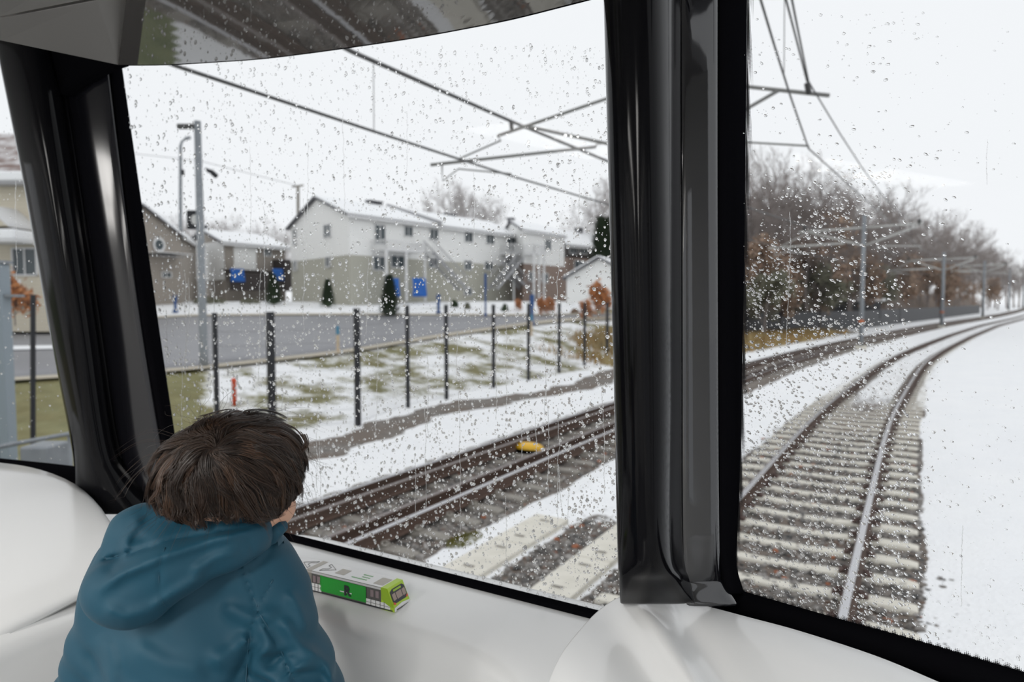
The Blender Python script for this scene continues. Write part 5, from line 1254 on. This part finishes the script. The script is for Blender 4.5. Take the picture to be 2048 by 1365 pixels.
def folds(P, L_):
    """each fold: sewn or draped line on the back of the cloth, (points, width, height, ends fade); acts on the side facing back only"""
    x, y = projpx(P); o = np.zeros(len(P))
    for pts, w, a, fade in L_:
        d, t = seg_d(x, y, pts); e = np.clip(np.minimum(t, 1-t)*6, 0, 1) if fade else 1.0
        o += a*np.exp(-(d/w)**2)*e
    return o
child = empty('person', O+BM@np.array([-.40, .98, -1.5]), 0, 'child seen from behind in a teal hooded jacket, leaning on the sill and looking out', 'person')
child.rotation_euler = (0, 0, YAW)
off_c = np.array([-.40, .98, -1.5])
def put(name, f, lo, hi, h, m, parent=child, smooth=True, it=1):
    V, Q = surfnet(f, lo, hi, h)
    for _ in range(it):                                 # light relaxation of the grid steps
        acc = np.zeros_like(V); c = np.zeros(len(V))
        for i in range(4):
            for j in (1, 3): np.add.at(acc, Q[:, i], V[Q[:, (i+j) % 4]]); np.add.at(c, Q[:, i], 1)
        V = V*.5+.5*acc/np.maximum(c, 1)[:, None]
    return fastmesh(name, V-off_c, Q, m, parent, smooth)
# joints (px, py, distance)
NECK = Kp(455, 1060, .99); HEAD = Kp(470, 962, .985)
SHL, SHR = Kp(268, 1135, 1.01), Kp(530, 1168, 1.02)
ELL, ELR = Kp(182, 1400, 1.02), Kp(606, 1385, 1.00)
HNL, HNR = np.array([-.52, 1.30, -.59]), np.array([-.43, 1.27, -.585])
PEL = np.array([-.44, .93, -.83]); CH = Kp(402, 1215, 1.03)
FD = np.array([.55, .80, -.22]); FD /= np.linalg.norm(FD)                             # where the face looks
FR = np.cross(FD, [0, 0, 1]); FR /= np.linalg.norm(FR); FU = np.cross(FR, FD)
HR = np.stack([FR, FD, FU], 1)
def hp(a, b_, c): return HEAD+FR*a+FD*b_+FU*c
def head_sdf(P):
    d = elp(P, HEAD+FU*.012, (.069, .083, .082), HR); d = smin(d, elp(P, hp(0, .030, -.045), (.052, .055, .058), HR), .03)
    d = smin(d, cap(P, hp(0, .083, -.012), hp(0, .094, -.034), .006, .011), .012)                       # nose
    d = smin(d, elp(P, hp(0, .078, -.058), (.022, .012, .009), HR), .010)                               # lips
    d = smin(d, elp(P, hp(0, .070, -.088), (.022, .018, .014), HR), .02)                                # chin
    d = smin(d, elp(P, hp(.03, .064, -.035), (.024, .02, .022), HR), .02); d = smin(d, elp(P, hp(-.03, .064, -.035), (.024, .02, .022), HR), .02)
    for s in (-1, 1):
        d = np.maximum(d, -elp(P, hp(s*.030, .090, -.004), (.017, .012, .011), HR))                     # eye sockets
        d = smin(d, elp(P, hp(s*.030, .078, -.004), (.012, .011, .011), HR), .003)
        ear = elp(P, hp(s*.073, .000, -.020), (.007, .019, .030), HR); ear = np.maximum(ear, -elp(P, hp(s*.083, .003, -.016), (.006, .010, .016), HR)); d = smin(d, ear, .006)
    return d
def hand_sdf(P, wr, pc, fwd, up, side):
    """palm at pc, five fingers spread forward and curled down on the surface"""
    fwd = np.array(fwd)/np.linalg.norm(fwd); rt2 = np.cross(fwd, up); d = cap(P, wr, pc-fwd*.02, .019, .022)
    Rm = np.stack([rt2, fwd, up], 1); d = smin(d, elp(P, pc, (.032, .038, .013), Rm), .012)
    for k, (a, L_) in enumerate(((-.024, .040), (-.008, .048), (.008, .045), (.023, .036))):
        b0 = pc+rt2*a+fwd*.028; b1 = b0+fwd*L_*.5+up*.004+rt2*a*.15; b2 = b1+fwd*L_*.45-up*.012; d = smin(d, np.minimum(cap(P, b0, b1, .0078, .0072), cap(P, b1, b2, .0072, .006)), .003)
    t0 = pc-fwd*.012-rt2*side*.026; t1 = t0+fwd*.022-rt2*side*.016; t2 = t1+fwd*.020-rt2*side*.002-up*.004; return smin(d, np.minimum(cap(P, t0, t1, .0095, .0085), cap(P, t1, t2, .0085, .007)), .006)
UPV = np.array([0, 0, 1.0])
def body_sdf(P):
    d = head_sdf(P); d = smin(d, cap(P, NECK+np.array([-.01, .0, -.04]), HEAD+np.array([0, 0, -.05]), .042, .040), .02)
    d = smin(d, cap(P, SHL+[.04, .03, -.02], SHR+[-.04, .03, -.01], .024, .024), .02); d = smin(d, elp(P, CH+[0, .012, -.02], (.095, .055, .11)), .03); d = smin(d, cap(P, CH-UPV*.08, PEL, .075, .08), .05)
    for s, (a, b_, c) in ((-1, (SHL, ELL, HNL)), (1, (SHR, ELR, HNR))):
        d = smin(d, cap(P, a, b_, .036, .029), .02); w = c-(c-b_)/np.linalg.norm(c-b_)*.05; d = smin(d, cap(P, b_, w, .028, .019), .01); d = smin(d, hand_sdf(P, w, c, (c-b_)*[1, 1, .1], UPV, -s), .01)
    for s in (-1, 1):
        hip = PEL+np.array([s*.065, 0, -.02]); kn = PEL+np.array([s*.07, .05, -.36]); an = PEL+np.array([s*.075, -.01, -.66+.08]); d = smin(d, cap(P, hip, kn, .062, .042), .03); d = smin(d, cap(P, kn, an, .042, .028), .02)
    return d
put('body', body_sdf, (-.80, .82, -1.46), (-.14, 1.34, -.10), .0045, M['skin'])
# eyes
for s in (-1, 1):
    b = MB(); c = O+BM@hp(s*.030, .0795, -.004); b.lathe([(.0001, -.0105), (.006, -.0088), (.0098, -.004), (.0105, 0), (.0098, .004), (.006, .0088), (.0001, .0105)], c, 14); e = b.build('eye', mat('eye_white', (.8, .8, .78), .2), child, smooth=True)
    c2 = O+BM@hp(s*.030, .0880, -.004); b = MB(); b.lathe([(.0001, -.005), (.0035, -.0036), (.005, 0), (.0035, .0036), (.0001, .005)], c2, 12); b.build('iris', mat('brown_iris', (.05, .025, .012), .15), e, smooth=True)
# trousers and shoes
def tro(P):
    d = cap(P, PEL+[-.06, 0, .03], PEL+[.06, 0, .03], .085, .085)
    for s in (-1, 1):
        hip = PEL+np.array([s*.068, 0, -.02]); kn = PEL+np.array([s*.072, .05, -.36]); an = PEL+np.array([s*.077, -.01, -.60]); d = smin(d, np.minimum(cap(P, hip, kn, .078, .058), cap(P, kn, an, .058, .050)), .02)
    return d
put('trousers', tro, (-.68, .80, -1.50), (-.20, 1.10, -.68), .007, M['trouser'])
for s in (-1, 1):
    c = PEL+np.array([s*.077, .035, -.615]); put('shoe', lambda P: np.maximum(smin(elp(P, c, (.042, .095, .045)), cap(P, c+[0, -.045, 0], c+[0, -.045, .05], .036, .036), .02), -(P[:, 2]+1.4985)), c-[.09, .14, .06], c+[.09, .14, .11], .005, M['shoe'])
# jacket shell
JF = [  # (line, width px, height m, fade)
    ([(548, 1095), (505, 1145), (478, 1128)], 5, -.0012, True),
    ([(478, 1128), (500, 1180), (516, 1225), (500, 1260), (496, 1365), (490, 1500)], 3.0, -.0022, False),
    ([(512, 1222), (555, 1290), (590, 1365), (610, 1430)], 2.6, -.0022, False),
    ([(516, 1215), (545, 1165)], 2.6, -.0015, True),
    ([(440, 1210), (500, 1240), (560, 1225)], 16, .0035, True), ([(420, 1330), (470, 1300), (500, 1270)], 18, .004, True), ([(505, 1330), (540, 1290), (520, 1250)], 10, .004, True),
    ([(560, 1235), (595, 1290), (640, 1330)], 14, .0045, True), ([(575, 1180), (600, 1225), (612, 1270)], 12, .003, True), ([(530, 1345), (560, 1310), (600, 1300)], 9, -.004, True),
    ([(500, 1300), (480, 1345), (450, 1400)], 12, -.004, True), ([(205, 1270), (225, 1330), (220, 1420)], 16, .003, True), ([(180, 1300), (190, 1365)], 12, -.001, True), ([(260, 1290), (330, 1330), (420, 1350)], 22, .003, True),
    ([(610, 1290), (655, 1330), (668, 1380)], 9, .004, True), ([(545, 1400), (590, 1340), (625, 1320)], 10, .004, True)]
def jack(P):
    d = elp(P, CH+[.0, .01, -.01], (.152, .098, .175)); d = smin(d, cap(P, CH+[-.01, .0, -.07], PEL+[0, .0, .0], .128, .120), .06)
    d = smin(d, cap(P, SHL+[.015, .01, -.005], SHR+[-.03, .012, .0], .050, .051), .045)
    d = smin(d, cap(P, NECK+[-.085, .0, -.040], NECK+[.012, .018, -.034], .050, .045), .04)
    for a, b_, c in ((SHL, ELL, HNL), (SHR, ELR, HNR)):
        w = c-(c-b_)/np.linalg.norm(c-b_)*.065; d = smin(d, cap(P, a, b_, .058, .055), .03); s_ = cap(P, b_, w, .054, .036); d = smin(d, s_, .015)
    inner = np.minimum(cap(P, NECK, HEAD, .058, .058), 9); d = np.maximum(d, -inner)
    x, y = projpx(P); o = folds(P, JF); back = np.clip((1.12-P[:, 1])*14, 0, 1)
    w1 = np.sin(P[:, 0]*55+P[:, 2]*34+3*np.sin(P[:, 2]*23))*np.sin(P[:, 2]*41+P[:, 0]*19)*.0022
    lowarm = np.exp(-((P[:, 0]-ELR[0])**2+(P[:, 2]-ELR[2]-.03)**2)/.006)*np.sin((P[:, 2]+P[:, 0]*.6)*150)*.0028
    return d-(o*2.6+w1*1.5+lowarm*1.8)*back
JK = put('jacket', jack, (-.84, .76, -.98), (-.11, 1.30, -.24), .0042, M['jacket'], it=2)
# hood lying on the back
HF = [([(212, 1120), (290, 1098), (345, 1079), (420, 1068), (470, 1058), (520, 1048)], 5, -.0022, False), ([(330, 1095), (318, 1135), (322, 1195), (340, 1222)], 2.6, -.0018, True), ([(290, 1070), (285, 1100)], 12, -.001, True),
      ([(330, 1003), (420, 1040), (505, 1046), (560, 1065)], 3, -.0015, True), ([(185, 1190), (240, 1150), (330, 1112), (430, 1080), (520, 1062)], 13, .006, True), ([(240, 1120), (255, 1070), (285, 1030)], 12, .004, True), ([(205, 1215), (250, 1235), (320, 1215)], 14, .003, True),
      ([(470, 1072), (500, 1085), (506, 1110)], 3, -.0018, True), ([(380, 1150), (430, 1115), (480, 1100)], 10, .003, True), ([(215, 1150), (235, 1120), (250, 1090)], 12, -.0018, True), ([(300, 1218), (345, 1190), (410, 1150)], 12, .0035, True)]
def hood(P):
    d = cap(P, Kp(290, 1052, .955), Kp(480, 1062, .955), .033, .034)
    d = smin(d, cap(P, Kp(270, 1085, .945), Kp(450, 1088, .94), .036, .034), .02)
    d = smin(d, cap(P, Kp(504, 1078, .955), Kp(345, 1130, .915), .022, .040), .022); d = smin(d, cap(P, Kp(345, 1130, .915), Kp(245, 1178, .905), .044, .046), .022)
    d = smin(d, elp(P, Kp(258, 1195, .90), (.052, .036, .040)), .02); d = smin(d, cap(P, Kp(505, 1060, .965), Kp(522, 1076, .985), .024, .019), .02)
    d = smin(d, cap(P, Kp(255, 1060, .96), Kp(225, 1160, .93), .020, .030), .02)
    d = np.maximum(d, -cap(P, Kp(440, 965, 1.0), Kp(485, 985, 1.008), .054, .044))
    o = folds(P, HF); w1 = np.sin(P[:, 0]*47+P[:, 2]*31)*np.sin(P[:, 2]*38-P[:, 0]*22)*.0013; return d-(o*2.1+w1*1.6)*np.clip((1.02-P[:, 1])*14, 0, 1)
HD_ = 0
HD = put('hood', hood, (-.66, .80, -.50), (-.26, 1.06, -.25), .0034, M['jacket'], it=2)
# standing collar with turned-out tip to the right of the face
b = MB(); rows = []
cen_ = Kp(455, 1050, .985)
for z, rr in ((-.045, .085), (-.015, .080), (.015, .078), (.034, .080), (.036, .076), (.015, .072), (-.03, .074)):
    rows.append([O+BM@(cen_+np.array([rr*.92*math.cos(q)-.006, rr*.95*math.sin(q)+.02, z+.010*math.cos(q)-.012*(math.sin(q) > .2)])) for q in np.linspace(-.15, 3.4, 26)])
b.grid(rows); o = b.build('collar', M['jacket'], child, smooth=True)
b = MB(); b.tube([O+BM@Kp(520, 1076, .985), O+BM@Kp(543, 1066, .985), O+BM@Kp(562, 1054, .99), O+BM@Kp(572, 1052, .995)], [.017, .017, .011, .007], 10); b.build('collar_tip', M['jacket'], child, smooth=True)
# hair: a cap of volume and thousands of strands
HSC = [(HEAD+FU*.010, (.083, .094, .092))]
HC = Kp(458, 928, .97)
def hair_sdf(P):
    d = elp(P, HC, (.080, .088, .053)); d = smin(d, elp(P, Kp(468, 895, .97), (.067, .078, .037)), .03)
    d = smin(d, elp(P, Kp(398, 960, .96), (.044, .07, .038)), .03); d = smin(d, elp(P, Kp(542, 942, .975), (.032, .055, .048)), .03); d = smin(d, elp(P, Kp(452, 1002, .952), (.070, .045, .026)), .03)
    face = elp(P, hp(.0, .115, -.035), (.065, .055, .075), HR); d = np.maximum(d, -face)
    earcut = elp(P, Kp(556, 1022, 1.00), (.014, .05, .016)); return np.maximum(d, -earcut)
M['hairbase'] = mat('dark_brown_hair_mass', (.022, .012, .008), .6)
hb = put('hair', lambda P: hair_sdf(P)+.006, (-.54, .82, -.34), (-.26, 1.12, -.13), .004, M['hairbase'], it=2)
def grad(P, f, e=.0015):
    g_ = np.stack([f(P+np.eye(3)[i]*e)-f(P-np.eye(3)[i]*e) for i in range(3)], 1); return g_/(np.linalg.norm(g_, axis=1)[:, None]+1e-9)
def strands(n, seed):
    rs = np.random.RandomState(seed); P = []
    while len(P) < n:
        q = rs.normal(0, 1, (n*3, 3)); q /= np.linalg.norm(q, axis=1)[:, None]; q = HC+q*.13; 
        for _ in range(10): q = q-grad(q, hair_sdf)*hair_sdf(q)[:, None]
        q = q[(q[:, 2] > Kp(0, 1004, .95)[2]-.002) & (hair_sdf(q) < .004)]; P = list(P)+list(q)
    P = np.array(P[:n]); crown = Kp(428, 898, .89); 
    # lock guides share their wander
    nl = 420; gp = P[rs.choice(n, nl)]; 
    dd = ((P[:, None, :]-gp[None])**2).sum(-1) if n*nl < 4e6 else None
    if dd is None:
        idx_ = np.concatenate([((P[i:i+2000, None, :]-gp[None])**2).sum(-1).argmin(1) for i in range(0, n, 2000)])
    else: idx_ = dd.argmin(1)
    ph = rs.rand(nl, 3)*6.28; fr = .5+rs.rand(nl); lift = np.abs(rs.normal(.001, .0026, nl))[idx_]+rs.rand(n)*.0025
    K_ = 13; X = P.copy(); out = [X.copy()]; L_ = (.070+.035*rs.rand(n))*np.where(rs.rand(n) < .08, 1.3, 1); st = L_/(K_-1)
    fly = rs.rand(n) < .02; fly[[np.where(idx_ == j)[0][0] for j in range(nl) if (idx_ == j).any()]] = False; zj = rs.normal(0, .005, n)+rs.normal(0, .007, nl)[idx_]
    for k in range(K_-1):
        N_ = grad(X, hair_sdf); away = X-crown; away /= np.linalg.norm(away, axis=1)[:, None]+1e-6
        swirl = np.cross(N_, away)
        right = np.clip((X[:, 0]-HC[0])/.09, -1, 1)[:, None]
        D1 = away*1.0+swirl*(.55*np.exp(-np.linalg.norm(X-crown, axis=1)/.04))[:, None]+np.array([0, 0, -1.0])*(.55+.5*np.abs(right))+np.array([.35, .1, 0])
        g_ = gp[idx_]; w = np.sin(k*.55*fr[idx_][:, None]+ph[idx_])*.62*(.4+k/K_); D1 = D1+w+rs.normal(0, .07, D1.shape)
        low = np.clip((HC[2]-.035-X[:, 2])/.03, 0, 1)[:, None]; D1 = D1+low*np.sin(k*1.1+ph[idx_])*.9
        D1 = D1-N_*((D1*N_).sum(1))[:, None]; D1 /= np.linalg.norm(D1, axis=1)[:, None]+1e-9
        qx, qy = projpx(X); D1s = np.where(qy > np.interp(qx, [300, 345, 420, 540, 600], [1000, 1030, 1042, 1034, 1008])+zj*1500, .03, 1)[:, None]
        X = X+D1*D1s*st[:, None]+np.where(fly[:, None], N_*st[:, None]*.35, 0)
        s_ = hair_sdf(X); tgt = lift*(1+.12*k)+np.where(fly, .004*k, 0); N2 = grad(X, hair_sdf); X = X+N2*(tgt-s_)[:, None]*np.where(low[:, 0] > .8, .5, 1)[:, None]
        out.append(X.copy())
    C = np.stack(out, 1)                                # n,K,3
    gi = np.array([np.where(idx_ == j)[0][0] if (idx_ == j).any() else 0 for j in range(nl)])[idx_]; wk = np.interp(np.arange(K_)/(K_-1), [0, .35, 1], [0, .55, .86])[None, :, None]*np.where(fly, .0, 1)[:, None, None]
    C = C*(1-wk)+(C[gi]+(P-P[gi])[:, None]*.45)*wk
    rad = (.00042*np.where(fly, .45, 1)*(.8+.5*rs.rand(n)))[:, None]*np.interp(np.linspace(0, 1, K_), [0, .6, 1], [1, .9, .15])[None]
    tg = np.gradient(C, axis=1); tg /= np.linalg.norm(tg, axis=2)[..., None]+1e-12
    a = np.cross(tg, [.31, .2, .93]); a /= np.linalg.norm(a, axis=2)[..., None]; b_ = np.cross(tg, a)
    ring = np.stack([C+(a*math.cos(q)+b_*math.sin(q))*rad[..., None] for q in (0, 2.094, 4.189)], 2)   # n,K,3,3
    V = ring.reshape(-1, 3); base = (np.arange(n)*K_*3)[:, None, None]+(np.arange(K_-1)*3)[None, :, None]; j = np.arange(3)[None, None]; j2 = (j+1) % 3
    Q = np.stack([base+j, base+j2, base+3+j2, base+3+j], -1).reshape(-1, 4)
    lt_ = rs.rand(nl)[idx_]*.65+rs.rand(n)*.35
    return V, Q, np.repeat(lt_, K_*3)
m = bpy.data.materials.new('brown_hair_strand'); m.use_nodes = True; nt = m.node_tree; b_ = nt.nodes['Principled BSDF']; b_.inputs['Roughness'].default_value = .38; b_.inputs['Specular IOR Level'].default_value = .55
at_ = nt.nodes.new('ShaderNodeAttribute'); at_.attribute_name = 'tone'; r_ = nt.nodes.new('ShaderNodeValToRGB'); e_ = r_.color_ramp.elements
e_[0].color = (.009, .0055, .004, 1); e_[1].color = (.12, .062, .034, 1); q_ = e_.new(.6); q_.color = (.040, .021, .012, 1)
nt.links.new(at_.outputs['Fac'], r_.inputs['Fac']); nt.links.new(r_.outputs['Color'], b_.inputs['Base Color'])
V, Q, tn_ = strands(11000, 5); st_ = fastmesh('strands', V-off_c, Q, m, hb, True, attrs={'tone': tn_}); st_['kind'] = 'stuff'

def surfpt(px, py, f, d0=.80, d1=1.2):
    ds = np.linspace(d0, d1, 400); P = np.array([Kp(px, py, d) for d in ds]); v = f(P); i = np.argmax(v < 0); return P[i] if v[i] < 0 else None
def seam(f, pts, par, nm='seam', r=.0011):
    L_ = [q for p in crom([np.array([*p, 0.0]) for p in pts], 6) for q in [surfpt(p[0], p[1], f)] if q is not None]
    b = MB(); b.tube([O+BM@(q-np.array([0, .0006, 0])) for q in L_], r, 5); b.build(nm, M['seamcloth'], par, smooth=True)
M['seamcloth'] = mat('teal_seam', (.015, .07, .11), .6)
seam(jack, [(478, 1132), (500, 1180), (516, 1222), (500, 1262), (494, 1330), (490, 1420)], JK)
seam(jack, [(516, 1222), (556, 1290), (590, 1365), (605, 1420)], JK)
seam(jack, [(516, 1218), (532, 1185), (546, 1160)], JK)
seam(hood, [(215, 1118), (290, 1096), (345, 1078), (420, 1066), (470, 1056), (520, 1046)], HD, 'hood_seam')
seam(hood, [(331, 1096), (318, 1135), (322, 1195), (338, 1220)], HD, 'hood_seam')

b = MB()
for path, d_ in (([(578, 902), (596, 905), (608, 897), (611, 884), (606, 872), (603, 868)], .985), ([(578, 915), (592, 925), (600, 935), (597, 947), (588, 952)], .985), ([(572, 945), (588, 952), (600, 966), (600, 982), (589, 992), (575, 996)], .99), ([(566, 965), (582, 978), (588, 992), (580, 1002)], .985),
                 ([(560, 990), (566, 1006), (556, 1016), (548, 1012)], .975), ([(574, 930), (594, 944), (597, 962), (584, 970)], .99), ([(345, 940), (326, 965), (317, 985), (322, 1000)], .96), ([(350, 925), (330, 950), (320, 975), (316, 990)], .965)):
    for j in range(12):
        o_ = R.normal(0, 2.2, 2); b.tube([O+BM@Kp(p[0]+o_[0]*(.4+.6*i/len(path)), p[1]+o_[1], d_+R.normal(0, .001)) for i, p in enumerate([q[:2] for q in crom([np.array([*p, 0.]) for p in path], 4)])], .0007, 3)
b.build('curls', mat('brown_curl', (.045, .024, .014), .4), hb, smooth=True)
# ================================================================== RAINDROPS ON THE OUTSIDE OF THE GLASS
def drops(name, pl, inside, n, label, sizes=(1.2, 4.5), pw=2.6, elong=(1.0, 1.5), ang=0.0, angj=.5, dens=None, seed=1, streaks=0, extra=None, flat=.5):
    rs = np.random.RandomState(seed); pts = []
    x0, y0, x1, y1 = inside
    while len(pts) < n:
        px, py = x0+(x1-x0)*rs.rand(), y0+(y1-y0)*rs.rand()
        if dens is not None and rs.rand() > dens(px, py): continue
        pts.append((px, py))
    q0 = pl[0]+pl[1]*.006; N_ = pl[1]; ex = np.cross(N_, Zu); ex /= np.linalg.norm(ex); ex = ex if ex@RT > 0 else -ex; ey = np.cross(N_, ex); ey = ey if ey[2] > 0 else -ey
    C = []; A_ = []; Bx = []; th = []
    for px, py in pts:
        r = ray(px, py); t = np.dot(q0-O, N_)/np.dot(r, N_); C.append(O+r*t)
        s = (sizes[0]+(sizes[1]-sizes[0])*rs.rand()**pw)*.5/F*t*1.0      # radius in metres from a typical drop size
        k = elong[0]+(elong[1]-elong[0])*rs.rand(); A_.append(s/math.sqrt(k)); Bx.append(s*math.sqrt(k)); th.append(ang+rs.normal(0, angj))
    for j in range(streaks):                                              # runs of water: chains of small beads and a thin trail
        px = x0+(x1-x0)*rs.rand(); py = y0+(y1-y0)*(.1+.75*rs.rand()); L_ = 60+rs.rand()*230; dx = rs.normal(0, 2); y = py
        while y < min(py+L_, y1):
            r = ray(px+dx, y); t = np.dot(q0-O, N_)/np.dot(r, N_); w = (1.0+.8*rs.rand())*.5/F*t; C.append(O+r*t); k = 2.6+rs.rand()*2; A_.append(w*.8); Bx.append(w*k); th.append(rs.normal(0, .12)); y += 2.2*k*w*F/t*.62; dx += rs.normal(0, .5)
    C = np.array(C); A_ = np.array(A_); Bx = np.array(Bx); th = np.array(th); n = len(C)
    lv = [(1.0, 0.0), (.97, .28), (.82, .60), (.55, .86), (.22, .985)]; S8 = 8; loc = []
    for r, z in lv:
        for k in range(S8): loc.append((r*math.cos(2*math.pi*k/S8), r*math.sin(2*math.pi*k/S8), z))
    loc.append((0, 0, 1.0)); nb = len(loc)
    for k in range(S8): loc.append((math.cos(2*math.pi*k/S8), math.sin(2*math.pi*k/S8), 0))
    loc = np.array(loc); nl = len(loc)
    Fc = [(i*S8+k, i*S8+(k+1) % S8, (i+1)*S8+(k+1) % S8, (i+1)*S8+k) for i in range(len(lv)-1) for k in range(S8)]
    tri = [((len(lv)-1)*S8+k, (len(lv)-1)*S8+(k+1) % S8, nb-1) for k in range(S8)]; base = [tuple(nb+k for k in range(S8))[::-1]]
    jit = 1+rs.normal(0, .08, (n, S8)); ji = np.concatenate([np.tile(jit, (1, len(lv))), np.ones((n, 1)), jit], 1)
    lx = loc[None, :, 0]*A_[:, None]*ji; ly = loc[None, :, 1]*Bx[:, None]*ji; lz = loc[None, :, 2]*(np.minimum(A_, Bx)*flat*1.5)[:, None]
    ct, st = np.cos(th)[:, None], np.sin(th)[:, None]; X = lx*ct-ly*st; Y = lx*st+ly*ct
    V = C[:, None]+X[..., None]*ex+Y[..., None]*ey+lz[..., None]*N_
    V = V.reshape(-1, 3); allf = []
    offs = (np.arange(n)*nl)
    flip = np.dot(np.cross(ex, ey), N_) < 0
    loops = []; lens = []
    for grp in (Fc, tri, base):
        g_ = np.array(grp); g_ = g_[:, ::-1] if flip else g_; a = (g_[None]+offs[:, None, None]).reshape(-1, g_.shape[1]); allf.append(a)
    me = bpy.data.meshes.new(name); me.vertices.add(len(V)); me.vertices.foreach_set('co', V.astype(np.float32).ravel())
    lp = np.concatenate([a.ravel() for a in allf]); ln = np.concatenate([np.full(len(a), a.shape[1]) for a in allf]); stt = np.concatenate([[0], np.cumsum(ln)[:-1]])
    me.loops.add(len(lp)); me.loops.foreach_set('vertex_index', lp.astype(np.int32)); me.polygons.add(len(ln)); me.polygons.foreach_set('loop_start', stt.astype(np.int32)); me.update(calc_edges=True)
    me.polygons.foreach_set('use_smooth', np.concatenate([np.full(len(a), i < 2) for i, a in enumerate(allf)])); 
    return tag(link(name, me, None, [M['water']]), label, 'raindrops', kind='stuff')
def dc(px, py):
    v = .45+.55*min(1, max(0, (py-250)/600)); v *= .6+.8*vnoise(px, py, 60, 3); return min(1, v)
def inC(px, py): return 1
def dr(px, py):
    v = .10; v += .9*math.exp(-((px-1540-(py-560)*-.9)/70)**2)*(330 < py < 640)*.9; v += .7*vnoise(px*.6+py, py*1.4-px*.5, 46, 8)**3
    if py > 640 and px < 1860: v += .30+.5*vnoise(px, py, 40, 6)
    if py > 560: v += .2*vnoise(px, py, 40, 6)+.25*math.exp(-((px-1500-(py-700)*.55)/120)**2)
    if px > 1820 and py > 330: v *= .25
    if py < 330: v *= .35
    if px > 1900 and py < 760: v *= .35
    return min(1, v)
drops('raindrops', PC, (236, 90, 1250, 1275), 15000, 'raindrops and thin runs of water covering the centre window', (1.7, 8.5), 3.6, (1.0, 1.7), .0, .45, dc, 4, 46)
drops('raindrops', PR, (1488, 20, 2060, 1365), 7500, 'slanting raindrops blown across the right window', (1.6, 7.5), 3.2, (1.1, 2.2), 1.1, .25, dr, 9, 3)
drops('raindrops', PL, (-30, 120, 160, 935), 420, 'fine raindrops on the left window', (1.4, 4.5), 2.6, (1.0, 1.7), .2, .4, None, 12, 2)
